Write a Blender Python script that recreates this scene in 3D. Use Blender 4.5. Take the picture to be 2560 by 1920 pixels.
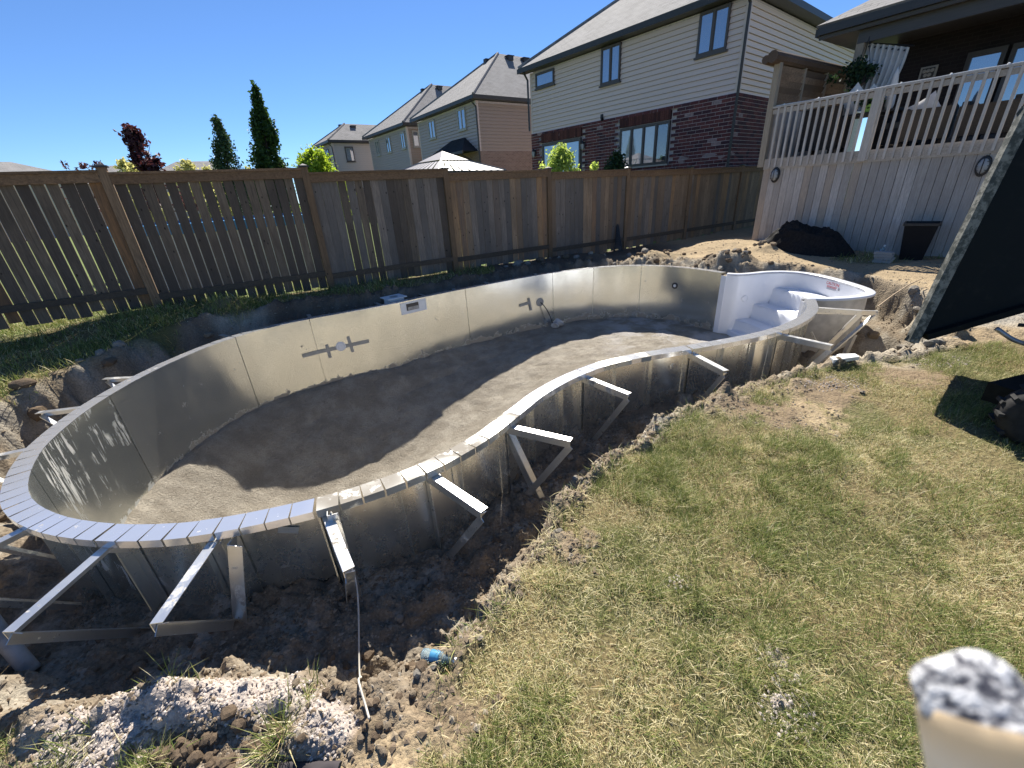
import bpy, bmesh, math, random
import numpy as np
from mathutils import Vector, Matrix
random.seed(7)
rng = np.random.default_rng(7)
for o in list(bpy.data.objects):
    bpy.data.objects.remove(o, do_unlink=True)
scene = bpy.context.scene
col = scene.collection

# ------------------------------------------------------------------ camera, sky, sun, exposure
# world: z = 0 is the level top of the pool wall, +y is the way the camera looks
CAM_Z = 1.5
F_PX = 1040.0                       # focal length in pixels of the 2560 px wide photograph
VPX, VPY = 141.0, 2247.0            # vanishing point of verticals, from the picture centre
cd = bpy.data.cameras.new('camera'); cam = bpy.data.objects.new('camera', cd); col.objects.link(cam)
cd.sensor_width = 36.0; cd.lens = F_PX / 2560 * 36.0
cd.clip_start = 0.005; cd.clip_end = 2000
dn = Vector((VPX, VPY, F_PX)).normalized(); Zc = -dn
Yc = Vector((0, 0, 1)); Yc = (Yc - Yc.dot(Zc) * Zc).normalized()
Xc = Yc.cross(Zc)
if Xc.x < 0: Xc = -Xc
right = Vector((Xc.x, Yc.x, Zc.x)); down = Vector((Xc.y, Yc.y, Zc.y)); fwd = Vector((Xc.z, Yc.z, Zc.z))
CAMPOS = Vector((0, 0, CAM_Z))
cam.matrix_world = Matrix.Translation(CAMPOS) @ Matrix((right, -down, -fwd)).transposed().to_4x4()
cd.dof.use_dof = True; cd.dof.focus_distance = 4.5; cd.dof.aperture_fstop = 22
scene.camera = cam
SUN_AZ, SUN_EL = math.radians(2.0), math.radians(45.0)
w = bpy.data.worlds.new('World'); scene.world = w; w.use_nodes = True
nt = w.node_tree; bg = nt.nodes['Background']
sky = nt.nodes.new('ShaderNodeTexSky'); sky.sky_type = 'NISHITA'; sky.sun_disc = False
sky.sun_elevation = SUN_EL; sky.sun_rotation = SUN_AZ
sky.air_density = 1.0; sky.dust_density = 0.0; sky.ozone_density = 10.0; sky.altitude = 2300
hs = nt.nodes.new('ShaderNodeHueSaturation'); hs.inputs['Saturation'].default_value = 1.0
nt.links.new(sky.outputs[0], hs.inputs['Color']); nt.links.new(hs.outputs[0], bg.inputs[0]); bg.inputs[1].default_value = 0.07
sd = bpy.data.lights.new('sun', 'SUN'); sun = bpy.data.objects.new('sun', sd); col.objects.link(sun)
sd.energy = 4.6; sd.angle = math.radians(0.5); sd.color = (1.0, 0.95, 0.87)
sv = Vector((math.sin(SUN_AZ) * math.cos(SUN_EL), math.cos(SUN_AZ) * math.cos(SUN_EL), math.sin(SUN_EL)))
sun.rotation_euler = (-sv).to_track_quat('-Z', 'Y').to_euler(); sun.location = sv * 60
vs = scene.view_settings
vs.view_transform = 'Standard'; vs.look = 'None'; vs.exposure = 1.12; vs.gamma = 1.0; vs.use_curve_mapping = False
scene.render.engine = 'CYCLES'
cy_ = scene.cycles
cy_.max_bounces = 7; cy_.diffuse_bounces = 4; cy_.glossy_bounces = 4; cy_.transmission_bounces = 5; cy_.transparent_max_bounces = 6

# ------------------------------------------------------------------ helpers
def tag(o, label=None, cat=None, group=None, kind=None):
    if label: o['label'] = label
    if cat: o['category'] = cat
    if group: o['group'] = group
    if kind: o['kind'] = kind
    return o
def empty(name, loc, label=None, cat=None, group=None):
    o = bpy.data.objects.new(name, None); col.objects.link(o); o.location = loc
    o.empty_display_size = 0.1
    return tag(o, label, cat, group)
def _inv(p):
    m = Matrix.Identity(4); q = p
    while q is not None:
        m = m @ Matrix.Translation(-q.location) if q.type == 'EMPTY' else m
        q = q.parent
    return m
def setparent(o, p):
    if p is None: return
    o.parent = p
    # parents are Empties moved by translation only, or meshes left at identity / with their own matrix
    o.matrix_parent_inverse = worldm(p).inverted()
_wm = {}
def worldm(p):
    return _wm.get(p.name, Matrix.Translation(p.location))
def link(name, me, parent=None, M=None):
    o = bpy.data.objects.new(name, me); col.objects.link(o)
    if M is None: M = Matrix.Identity(4)
    if parent is not None: setparent(o, parent)
    o.matrix_basis = M
    _wm[o.name] = M.copy()
    return o
def mesh(name, V, F, mat, smooth=False, colors=None):
    me = bpy.data.meshes.new(name)
    if isinstance(V, np.ndarray): V = V.tolist()
    me.from_pydata(V, [], F)
    if mat is not None: me.materials.append(mat)
    if smooth: me.polygons.foreach_set('use_smooth', [True] * len(me.polygons))
    if colors is not None:
        a = me.color_attributes.new('col', 'FLOAT_COLOR', 'POINT')
        a.data.foreach_set('color', np.asarray(colors, dtype=np.float32).ravel())
    me.update()
    return me
class MB:
    def __init__(s): s.v = []; s.f = []
    def add(s, V, F):
        k = len(s.v); s.v += [tuple(p) for p in V]; s.f += [tuple(i + k for i in f) for f in F]; return s
    def box(s, c, size, M=None):
        c = Vector(c); h = Vector(size) / 2
        P = [Vector((x * h.x, y * h.y, z * h.z)) for z in (-1, 1) for y in (-1, 1) for x in (-1, 1)]
        if M is not None: P = [M @ p for p in P]
        return s.add([c + p for p in P], [(0, 2, 3, 1), (4, 5, 7, 6), (0, 1, 5, 4), (2, 6, 7, 3), (0, 4, 6, 2), (1, 3, 7, 5)])
    def bar(s, a, b, wd, th, up=(0, 0, 1)):
        a = Vector(a); b = Vector(b); d = b - a; L = d.length; d /= L
        side = d.cross(Vector(up))
        if side.length < 1e-4: side = d.cross(Vector((1, 0, 0)))
        side.normalize(); u = side.cross(d)
        M = Matrix((side, d, u)).transposed()
        return s.box((a + b) / 2, (wd, L, th), M)
    def tube(s, pts, r, n=8, cap=True):
        pts = [Vector(p) for p in pts]; m = len(pts)
        rr = r if isinstance(r, (list, tuple)) else [r] * m
        V = []; pu = None
        for i, p in enumerate(pts):
            d = (pts[min(i + 1, m - 1)] - pts[max(i - 1, 0)]).normalized()
            a = d.cross(Vector((0, 0, 1)) if pu is None else pu)
            if pu is None:
                if a.length < 1e-3: a = d.cross(Vector((1, 0, 0)))
                a.normalize(); u = a.cross(d)
            else:
                u = (pu - pu.dot(d) * d).normalized(); a = d.cross(u)
            pu = u
            for k in range(n):
                t = 2 * math.pi * k / n
                V.append(p + (a * math.cos(t) + u * math.sin(t)) * rr[i])
        F = [(i * n + k, i * n + (k + 1) % n, (i + 1) * n + (k + 1) % n, (i + 1) * n + k) for i in range(m - 1) for k in range(n)]
        if cap: F += [tuple(range(n))[::-1], tuple((m - 1) * n + k for k in range(n))]
        return s.add(V, F)
    def lathe(s, prof, n=16, c=(0, 0, 0), M=None):
        V = []; c = Vector(c)
        for r, z in prof:
            for k in range(n):
                t = 2 * math.pi * k / n; p = Vector((r * math.cos(t), r * math.sin(t), z))
                V.append(c + (M @ p if M is not None else p))
        m = len(prof)
        F = [(i * n + k, i * n + (k + 1) % n, (i + 1) * n + (k + 1) % n, (i + 1) * n + k) for i in range(m - 1) for k in range(n)]
        F += [tuple(range(n))[::-1], tuple((m - 1) * n + k for k in range(n))]
        return s.add(V, F)
    def prism(s, poly, ext):
        n = len(poly); ext = Vector(ext); P = [Vector(p) for p in poly]
        return s.add(P + [p + ext for p in P], [tuple(range(n))[::-1], tuple(range(n, 2 * n))] + [(i, (i + 1) % n, n + (i + 1) % n, n + i) for i in range(n)])
    def build(s, name, mat, parent=None, smooth=False):
        return link(name, mesh(name, s.v, s.f, mat, smooth), parent)
_ub = {}
def ubox(mat, var=0):
    k = (mat.name, var)
    if k not in _ub:
        b = MB().box((0, 0, 0), (1, 1, 1)); _ub[k] = mesh('box_' + mat.name, b.v, b.f, mat)
    return _ub[k]
def boxobj(name, parent, c, size, mat, M3=None):
    R = (M3 if M3 is not None else Matrix.Identity(3)).to_4x4()
    M = Matrix.Translation(Vector(c)) @ R @ Matrix.Diagonal((size[0], size[1], size[2], 1))
    return link(name, ubox(mat), parent, M)
def azv(a): a = math.radians(a); return Vector((math.sin(a), math.cos(a), 0))
def fr(u, v): # columns u, v, z
    return Matrix((u, v, Vector((0, 0, 1)))).transposed()

# numpy noise
def hsh(ix, iy, seed):
    n = (ix.astype(np.int64) * 374761393 + iy.astype(np.int64) * 668265263 + seed * 974634777) & 0xffffffff
    n = ((n ^ (n >> 13)) * 1274126177) & 0xffffffff
    n = ((n ^ (n >> 15)) * 2246822519) & 0xffffffff
    return ((n ^ (n >> 16)) & 0xffff) / 65535.0
def vn(x, y, seed=0):
    ix = np.floor(x); iy = np.floor(y); fx = x - ix; fy = y - iy
    fx = fx * fx * (3 - 2 * fx); fy = fy * fy * (3 - 2 * fy)
    a = hsh(ix, iy, seed); b = hsh(ix + 1, iy, seed); c = hsh(ix, iy + 1, seed); d = hsh(ix + 1, iy + 1, seed)
    return (a + (b - a) * fx) * (1 - fy) + (c + (d - c) * fx) * fy
def fbm(x, y, octv=4, seed=0, gain=.5):
    s = 0; a = 1; t = 0
    for k in range(octv):
        s = s + a * vn(x * 2 ** k + 17.3 * k, y * 2 ** k - 9.1 * k, seed + k); t += a; a *= gain
    return s / t
def worley(x, y, seed=0):
    ix = np.floor(x); iy = np.floor(y); F = np.full(x.shape, 9.0); R = np.zeros(x.shape)
    for dx in (-1, 0, 1):
        for dy in (-1, 0, 1):
            cx = ix + dx; cy = iy + dy
            px = cx + hsh(cx, cy, seed); py = cy + hsh(cx, cy, seed + 5)
            d = np.hypot(px - x, py - y); m = d < F
            F = np.where(m, d, F); R = np.where(m, hsh(cx, cy, seed + 9), R)
    return F, R
def sst(a, b, x):
    t = np.clip((x - a) / (b - a), 0, 1); return t * t * (3 - 2 * t)
def seg_dist(X, Y, P, closed=True):
    P = np.asarray(P, float); n = len(P); D = np.full(X.shape, 1e9)
    for i in range(n if closed else n - 1):
        a = P[i]; b = P[(i + 1) % n]; e = b - a
        t = np.clip(((X - a[0]) * e[0] + (Y - a[1]) * e[1]) / max(e @ e, 1e-12), 0, 1)
        D = np.minimum(D, np.hypot(X - a[0] - t * e[0], Y - a[1] - t * e[1]))
    return D
def inside(X, Y, P):
    P = np.asarray(P, float); n = len(P); c = np.zeros(X.shape, bool)
    for i in range(n):
        x1, y1 = P[i]; x2, y2 = P[(i + 1) % n]
        if y1 == y2: continue
        c ^= ((y1 > Y) != (y2 > Y)) & (X < (x2 - x1) * (Y - y1) / (y2 - y1) + x1)
    return c
def idw(X, Y, pts, p=3):
    s = 0; ww = 0
    for x, y, z in pts:
        q = 1 / ((X - x) ** 2 + (Y - y) ** 2 + .02) ** (p / 2); s = s + q * z; ww = ww + q
    return s / ww

# ------------------------------------------------------------------ materials
class NB:
    def __init__(s, name):
        s.m = bpy.data.materials.new(name); s.m.use_nodes = True; s.t = s.m.node_tree
        s.b = s.t.nodes['Principled BSDF']; s.out = s.t.nodes['Material Output']
    def n(s, typ, **k):
        nd = s.t.nodes.new(typ)
        for a, v in k.items(): setattr(nd, a, v)
        return nd
    def put(s, sock, v):
        if hasattr(v, 'is_output') or isinstance(v, bpy.types.NodeSocket): s.t.links.new(v, sock)
        elif isinstance(v, (tuple, list)) and len(v) == 3 and sock.type == 'RGBA': sock.default_value = (*v, 1)
        else: sock.default_value = v
    def pos(s): return s.n('ShaderNodeNewGeometry').outputs['Position']
    def obj(s): return s.n('ShaderNodeTexCoord').outputs['Object']
    def rnd(s): return s.n('ShaderNodeObjectInfo').outputs['Random']
    def att(s, name='col'):
        a = s.n('ShaderNodeAttribute'); a.attribute_name = name; return a.outputs['Color']
    def vmul(s, v, k):
        q = s.n('ShaderNodeVectorMath', operation='MULTIPLY'); s.put(q.inputs[0], v); q.inputs[1].default_value = k; return q.outputs[0]
    def vadd(s, v, k):
        q = s.n('ShaderNodeVectorMath', operation='ADD'); s.put(q.inputs[0], v); s.put(q.inputs[1], k); return q.outputs[0]
    def noise(s, vec, scale, detail=4, rough=.55, dist=0):
        q = s.n('ShaderNodeTexNoise'); s.put(q.inputs['Vector'], vec); q.inputs['Scale'].default_value = scale
        q.inputs['Detail'].default_value = detail; q.inputs['Roughness'].default_value = rough; q.inputs['Distortion'].default_value = dist
        return q.outputs[0]
    def vor(s, vec, scale, out='Distance', feature='F1'):
        q = s.n('ShaderNodeTexVoronoi', feature=feature); s.put(q.inputs['Vector'], vec); q.inputs['Scale'].default_value = scale
        return q.outputs[out]
    def ramp(s, f, a, b, lo=0., hi=1.):
        q = s.n('ShaderNodeMapRange', interpolation_type='SMOOTHSTEP'); s.put(q.inputs[0], f)
        q.inputs[1].default_value = a; q.inputs[2].default_value = b; q.inputs[3].default_value = lo; q.inputs[4].default_value = hi
        return q.outputs[0]
    def mth(s, op, a, b=0.):
        q = s.n('ShaderNodeMath', operation=op); s.put(q.inputs[0], a); s.put(q.inputs[1], b); return q.outputs[0]
    def mix(s, f, a, b, mode='MIX'):
        q = s.n('ShaderNodeMix', data_type='RGBA', blend_type=mode); s.put(q.inputs[0], f); s.put(q.inputs[6], a); s.put(q.inputs[7], b)
        return q.outputs[2]
    def sep(s, v):
        q = s.n('ShaderNodeSeparateXYZ'); s.put(q.inputs[0], v); return q.outputs
    def bump(s, h, strength=.5, dist=.01):
        q = s.n('ShaderNodeBump'); s.put(q.inputs['Height'], h); q.inputs['Strength'].default_value = strength; q.inputs['Distance'].default_value = dist
        s.t.links.new(q.outputs[0], s.b.inputs['Normal']); return q
    def fin(s, color=None, rough=None, metal=None, spec=None):
        if color is not None: s.put(s.b.inputs['Base Color'], color)
        if rough is not None: s.put(s.b.inputs['Roughness'], rough)
        if metal is not None: s.put(s.b.inputs['Metallic'], metal)
        if spec is not None: s.put(s.b.inputs['Specular IOR Level'], spec)
        return s.m
def plain(name, c, rough=.6, metal=0., var=.12, scale=12, spec=.5, bump=0.):
    b = NB(name); p = b.obj(); n = b.noise(p, scale, 5)
    c2 = tuple(x * (1 - var * 2) for x in c)
    if bump: b.bump(n, bump, .01)
    return b.fin(b.mix(b.ramp(n, .3, .7), c2, c), rough, metal, spec)
def wood(name, cols, grain_axis=2, rough=.8, knots=True, scale=1., stain=.5):
    b = NB(name); p = b.pos(); r = b.rnd()
    k = [14., 14., 14.]; k[grain_axis] = .9
    off = b.n('ShaderNodeCombineXYZ'); b.put(off.inputs[0], b.mth('MULTIPLY', r, 37.)); b.put(off.inputs[2], b.mth('MULTIPLY', r, 91.))
    q = b.vadd(p, off.outputs[0])
    g = b.noise(b.vmul(q, tuple(k)), 3.2 * scale, 6, .65, .4)
    fine = b.noise(b.vmul(q, tuple(x * 4 for x in k)), 3. * scale, 3, .6)
    big = b.noise(q, .9, 3)
    c = b.mix(b.ramp(r, .1, .9), cols[0], cols[1])
    if len(cols) > 3: c = b.mix(b.ramp(b.mth('FRACT', b.mth('MULTIPLY', r, 7.31)), .80, .84), c, cols[3])
    c = b.mix(b.ramp(g, .35, .75, 0, .75), c, cols[2])
    c = b.mix(b.ramp(fine, .3, .7, 0, .35), c, tuple(x * .45 for x in cols[2]))
    c = b.mix(b.ramp(big, .38, .66, 0, stain), c, tuple(x * .55 for x in cols[0]))
    if knots:
        kk = [5.5, 5.5, 5.5]; kk[grain_axis] = 3.2
        v = b.vor(b.vmul(q, tuple(kk)), 1.6)
        c = b.mix(b.ramp(v, .07, .12, .85, 0.), c, (.018, .013, .01))
    b.bump(b.mth('ADD', g, b.mth('MULTIPLY', fine, .6)), .35, .004)
    return b.fin(c, rough, 0, .25)
def galv(name, dirt=.0, streak=0., base=(.80, .795, .75), rough=.19, scrape=False, metal=.92):
    b = NB(name); p = b.pos()
    sp = b.vor(p, 60., 'Color'); spv = b.sep(sp)[0]
    big = b.noise(p, 3.0, 4); mid = b.noise(p, 11., 4)
    c = b.mix(b.ramp(spv, 0, 1, 0, .3), base, tuple(x * .92 for x in base))
    c = b.mix(b.ramp(big, .4, .7, 0, .3), c, tuple(x * .82 for x in base))
    rg = b.mth('ADD', b.ramp(big, .3, .7, rough - .02, rough + .04), b.mth('MULTIPLY', spv, .03))
    # water marks / smears
    sm = b.noise(b.vmul(p, (6, 6, 1.2)), 1.6, 5, .6)
    rg = b.mth('ADD', rg, b.ramp(sm, .45, .8, 0, .06))
    mud = (.25, .22, .175)
    sx, sy, sz = b.sep(p)[0:3]
    spk = b.ramp(b.noise(p, 46., 3, .55), .70 - .10 * dirt, .73 - .09 * dirt)
    patch = b.ramp(b.noise(p, 2.3, 5, .6), .48 - .18 * dirt, .66 - .1 * dirt)
    m = b.mth('MULTIPLY', spk, b.mth('ADD', patch, .12))
    if dirt > .1:
        sol = b.ramp(b.noise(p, 7., 7, .72), .66 - .26 * dirt, .70 - .2 * dirt)
        m = b.mth('MAXIMUM', m, b.mth('MULTIPLY', sol, b.ramp(b.noise(p, 1.7, 2), .42, .6, .15 * dirt, .95)))
    if streak > 0:   # soil smeared up from the foot of the wall
        st = b.noise(p, 4.5, 7, .72)
        foot = b.ramp(sz, -.84, -1.06, 0, 1)
        m = b.mth('MAXIMUM', m, b.mth('MULTIPLY', b.ramp(b.mth('ADD', st, b.mth('MULTIPLY', foot, .24)), .66, .70), streak))
    if scrape:
        d1 = b.n('ShaderNodeMapping'); b.put(d1.inputs[0], p); d1.inputs['Rotation'].default_value = (0, .55, .3); d1.inputs['Scale'].default_value = (9, 9, 1.1)
        st = b.noise(d1.outputs[0], 2.6, 5, .7, .6); blot = b.ramp(b.noise(p, 2.4, 3), .45, .58)
        hi = b.ramp(sz, -.8, -.15, .1, 1)
        m = b.mth('MAXIMUM', m, b.mth('MULTIPLY', b.mth('MULTIPLY', b.ramp(st, .52, .60), blot), hi))
        mud = (.42, .41, .38)
    c = b.mix(m, c, mud)
    b.bump(b.mth('ADD', b.mth('MULTIPLY', m, .8), b.mth('MULTIPLY', b.noise(p, 1.9, 2), .5)), .06, .01)
    inv = b.mth('SUBTRACT', 1., m)
    rough_f = b.mth('ADD', b.mth('MULTIPLY', rg, inv), b.mth('MULTIPLY', m, .9))
    return b.fin(c, rough_f, b.mth('MULTIPLY', inv, metal))
def shingle(name, c1, c2, sx=1.):
    b = NB(name); p = b.obj()
    br = b.n('ShaderNodeTexBrick'); b.put(br.inputs['Vector'], p)
    br.inputs['Scale'].default_value = 1.; br.inputs['Brick Width'].default_value = .33; br.inputs['Row Height'].default_value = .145
    br.inputs['Mortar Size'].default_value = .008; br.inputs['Color1'].default_value = (*c1, 1); br.inputs['Color2'].default_value = (*c2, 1)
    br.inputs['Mortar'].default_value = (*[x * .45 for x in c2], 1)
    n = b.noise(p, 40., 3); n2 = b.noise(p, 1.2, 3)
    c = b.mix(b.ramp(n, .3, .7, 0, .45), br.outputs[0], tuple(x * .6 for x in c1))
    c = b.mix(b.ramp(n2, .35, .7, 0, .3), c, tuple(x * 1.25 for x in c1))
    b.bump(b.mth('ADD', b.mth('MULTIPLY', br.outputs[1], -1.), b.mth('MULTIPLY', n, .4)), .6, .01)
    return b.fin(c, .9, 0, .2)

M = {}
M['fence'] = wood('weathered_fence_wood', [(.125, .10, .078), (.27, .205, .14), (.09, .066, .048), (.34, .18, .08)], 2)
M['fence_grey'] = wood('silvered_fence_wood', [(.20, .175, .15), (.34, .275, .215), (.14, .115, .095), (.38, .225, .12)], 2)
M['fence_warm'] = wood('brown_cedar_wood', [(.27, .195, .13), (.42, .30, .19), (.20, .14, .095), (.46, .28, .14)], 2)
M['fence_post'] = wood('cedar_post_wood', [(.24, .155, .088), (.33, .22, .13), (.11, .07, .042)], 2, knots=True, stain=.3)
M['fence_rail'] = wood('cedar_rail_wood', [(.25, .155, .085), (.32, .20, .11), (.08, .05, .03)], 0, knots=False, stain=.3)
M['fence_rail_dark'] = wood('dark_brown_rail_wood', [(.11, .088, .066), (.16, .12, .085), (.06, .046, .034)], 0, knots=False, stain=.3)  # bottom rail's own dark brown, close to the boards
M['cap'] = plain('post_cap_metal', (.05, .045, .042), .45, .4)
M['deck'] = wood('grey_deck_wood', [(.47, .425, .375), (.68, .62, .555), (.36, .315, .27), (.52, .42, .32)], 2, stain=.35, knots=False)
M['deck_rail'] = wood('grey_rail_wood', [(.62, .555, .48), (.70, .64, .565), (.46, .40, .34)], 2, knots=False, stain=.25)
M['deck_h'] = wood('grey_fascia_wood', [(.52, .46, .39), (.62, .555, .48), (.36, .31, .26)], 0, knots=False, stain=.3)
M['deck_new'] = wood('pale_post_wood', [(.43, .35, .26), (.46, .38, .28), (.30, .23, .16)], 2, knots=False, stain=.2)
M['beam'] = wood('brown_beam_wood', [(.15, .10, .07), (.18, .125, .09), (.08, .055, .04)], 0, knots=False)
M['louver'] = wood('brown_louver_wood', [(.16, .12, .088), (.40, .29, .20), (.12, .085, .06)], 0, knots=False)
M['galv'] = galv('galvanised_steel', .0, .9, base=(.76, .765, .71), rough=.16)
M['galv_out'] = galv('galvanised_steel_outside', .16, .8, base=(.88, .87, .81), rough=.24)
M['galv_scrape'] = galv('galvanised_steel_scraped', .05, .6, base=(.62, .64, .60), rough=.15, scrape=True)
M['flange'] = galv('galvanised_flange', .12, 0, base=(.80, .80, .80), rough=.17, metal=.72)
M['flange_mud'] = galv('muddy_flange', 1.15, 0, base=(.66, .66, .62), rough=.35)
M['brace'] = galv('galvanised_brace', .45, 0, base=(.80, .79, .75), rough=.33)
M['acrylic'] = plain('white_acrylic', (.80, .81, .84), .22, 0, .015, 6)
M['acrylic_back'] = plain('fibreglass_back', (.70, .67, .60), .7, 0, .12, 9)
M['white'] = plain('white_plastic', (.78, .78, .77), .4, 0, .04)
M['pvc'] = plain('dirty_pvc', (.47, .45, .41), .55, 0, .25, 9)
M['tape'] = plain('grey_tape', (.36, .355, .33), .55, .1, .1)
M['black'] = plain('black_plastic', (.018, .018, .02), .45)
M['black_metal'] = plain('black_metal', (.03, .03, .032), .4, .3)
M['red'] = plain('red_print', (.62, .04, .05), .5)
M['grey_print'] = plain('grey_print', (.35, .35, .38), .5)
M['siding_grey'] = plain('grey_vinyl_siding', (.66, .535, .475), .55, 0, .05, 3)
M['siding_bounce'] = plain('bounce_lit_vinyl_siding', (.76, .61, .51), .55, 0, .05, 3)  # lighter and warmer than the front: bounced light put into the colour
M['siding_brown'] = plain('brown_vinyl_siding', (.36, .27, .21), .55, 0, .06, 3)
M['siding_slate'] = plain('slate_vinyl_siding', (.43, .355, .325), .55, 0, .05, 3)
M['siding_pale'] = plain('pale_vinyl_siding', (.52, .46, .41), .55, 0, .05, 3)
M['trim'] = plain('grey_corner_trim', (.66, .54, .48), .5, 0, .05)
M['fascia'] = plain('dark_fascia', (.045, .042, .04), .45, .1)
M['soffit'] = plain('soffit_metal', (.07, .063, .057), .5)
M['frame'] = plain('brown_window_frame', (.075, .062, .055), .45, 0, .06)
M['frame_pale'] = plain('pale_window_frame', (.40, .37, .33), .5, 0, .06)
M['mortar'] = plain('mortar', (.56, .50, .50), .95, 0, .15, 20, bump=.3)
M['shingle'] = shingle('grey_shingles', (.30, .285, .27), (.22, .21, .20))
M['shingle_dark'] = shingle('black_shingles', (.035, .037, .042), (.025, .027, .03))
M['metal_roof'] = plain('pale_metal_roof', (.34, .31, .30), .5, .1, .04)
M['gazebo_dark'] = plain('gazebo_dark_frame', (.08, .075, .07), .4, .2)
M['wicker'] = plain('dark_wicker', (.03, .026, .024), .6, 0, .3, 60, bump=.6)
M['cushion'] = plain('white_cushion', (.66, .63, .58), .85, 0, .05)
M['curtain'] = plain('white_curtain', (.60, .58, .55), .9, 0, .05)
M['green_pot'] = plain('lime_green_pot', (.28, .52, .10), .5)
M['paver'] = plain('grey_paver', (.40, .38, .35), .9, 0, .15, 25, bump=.4)
M['foam'] = plain('white_foam', (.75, .75, .73), .8)
M['stick'] = plain('tan_rod', (.45, .33, .2), .7)
M['string'] = plain('pale_string', (.62, .57, .48), .9)
M['rubber'] = plain('black_rubber', (.022, .021, .02), .85, 0, .3, 20, bump=.3)
def brickmat(name, ca, cb, cc, pale):
    b = NB(name); r = b.rnd(); p = b.pos()
    f2 = b.mth('FRACT', b.mth('MULTIPLY', r, 13.7))
    c = b.mix(b.ramp(r, .2, .8), ca, cb); c = b.mix(b.ramp(f2, .5, .9, 0, .8), c, cc)
    c = b.mix(b.ramp(b.mth('FRACT', b.mth('MULTIPLY', r, 5.13)), .955, .965, 0, .6), c, pale)
    n = b.noise(p, 25., 5); c = b.mix(b.ramp(n, .35, .7, 0, .45), c, tuple(x * .5 for x in cc))
    n2 = b.noise(p, 5., 3); c = b.mix(b.ramp(n2, .70, .76, 0, .6), c, pale)
    b.bump(n, .5, .004); return b.fin(c, .9, 0, .2)
M['brick'] = brickmat('dark_red_brick', (.12, .042, .045), (.165, .06, .058), (.055, .032, .042), (.46, .37, .36))
M['brick_soldier'] = brickmat('red_soldier_brick', (.11, .042, .036), (.14, .055, .045), (.06, .028, .028), (.42, .33, .31))
b = NB('brown_brick_far'); p = b.obj()
br = b.n('ShaderNodeTexBrick'); b.put(br.inputs['Vector'], p); br.inputs['Scale'].default_value = 1
br.inputs['Brick Width'].default_value = .22; br.inputs['Row Height'].default_value = .075; br.inputs['Mortar Size'].default_value = .006
br.inputs['Color1'].default_value = (.25, .155, .12, 1); br.inputs['Color2'].default_value = (.17, .10, .08, 1); br.inputs['Mortar'].default_value = (.33, .27, .22, 1)
b.bump(br.outputs[1], -.4, .01); M['brick_far'] = b.fin(b.mix(b.ramp(b.noise(p, 2., 3), .3, .7, 0, .4), br.outputs[0], (.30, .22, .17)), .9)
b = NB('shaded_house_brick'); p = b.obj()
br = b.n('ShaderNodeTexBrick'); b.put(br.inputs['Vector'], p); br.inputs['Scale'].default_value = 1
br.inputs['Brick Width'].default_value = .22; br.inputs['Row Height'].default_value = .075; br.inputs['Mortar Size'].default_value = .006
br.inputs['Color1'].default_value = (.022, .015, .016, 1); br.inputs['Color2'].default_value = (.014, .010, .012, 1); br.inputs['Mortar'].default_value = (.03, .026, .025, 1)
M['brick_shaded'] = b.fin(br.outputs[0], .9)  # deep shade of the porch put into the brick colour
b = NB('window_glass'); n = b.noise(b.pos(), .7, 2); b.bump(n, .06, .02)
M['glass'] = b.fin((.40, .44, .48), .03, .75)
b = NB('clear_glass'); b.b.inputs['Base Color'].default_value = (.02, .025, .03, 1); b.b.inputs['Roughness'].default_value = .02
tr = b.n('ShaderNodeBsdfTransparent'); gl = b.n('ShaderNodeBsdfGlossy'); gl.inputs['Roughness'].default_value = .02
mx = b.n('ShaderNodeMixShader'); mx.inputs[0].default_value = .16
b.t.links.new(tr.outputs[0], mx.inputs[1]); b.t.links.new(gl.outputs[0], mx.inputs[2]); b.t.links.new(mx.outputs[0], b.out.inputs[0])
M['clear'] = b.m
b = NB('lamp_glass'); M['lamp_glass'] = b.fin((.32, .32, .31), .25, 0)
b = NB('bottle_plastic'); b.b.inputs['Transmission Weight'].default_value = .8; b.b.inputs['IOR'].default_value = 1.2
M['bottle'] = b.fin((.62, .82, .92), .12)
M['bottle_label'] = plain('blue_label', (.08, .32, .55), .4)
def leafmat(name, a, bcol, trans=.35):
    b = NB(name); r = b.att('col'); c = b.mix(b.sep(r)[0], a, bcol)
    b.put(b.b.inputs['Base Color'], c); b.b.inputs['Roughness'].default_value = .55; b.b.inputs['Specular IOR Level'].default_value = .3
    tl = b.n('ShaderNodeBsdfTranslucent'); b.put(tl.inputs[0], b.mix(1., c, (2.4, 2.2, 1.6), 'MULTIPLY'))
    mx = b.n('ShaderNodeMixShader'); mx.inputs[0].default_value = trans
    b.t.links.new(b.b.outputs[0], mx.inputs[1]); b.t.links.new(tl.outputs[0], mx.inputs[2]); b.t.links.new(mx.outputs[0], b.out.inputs[0])
    return b.m
M['bark'] = plain('bark', (.09, .07, .055), .9, 0, .3, 20)
# grass: colour per blade
b = NB('grass_blades'); c = b.att('col'); b.put(b.b.inputs['Base Color'], c); b.b.inputs['Roughness'].default_value = .6; b.b.inputs['Specular IOR Level'].default_value = .25
tl = b.n('ShaderNodeBsdfTranslucent'); b.put(tl.inputs[0], c); mx = b.n('ShaderNodeMixShader'); mx.inputs[0].default_value = .3
b.t.links.new(b.b.outputs[0], mx.inputs[1]); b.t.links.new(tl.outputs[0], mx.inputs[2]); b.t.links.new(mx.outputs[0], b.out.inputs[0])
M['grass'] = b.m
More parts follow.
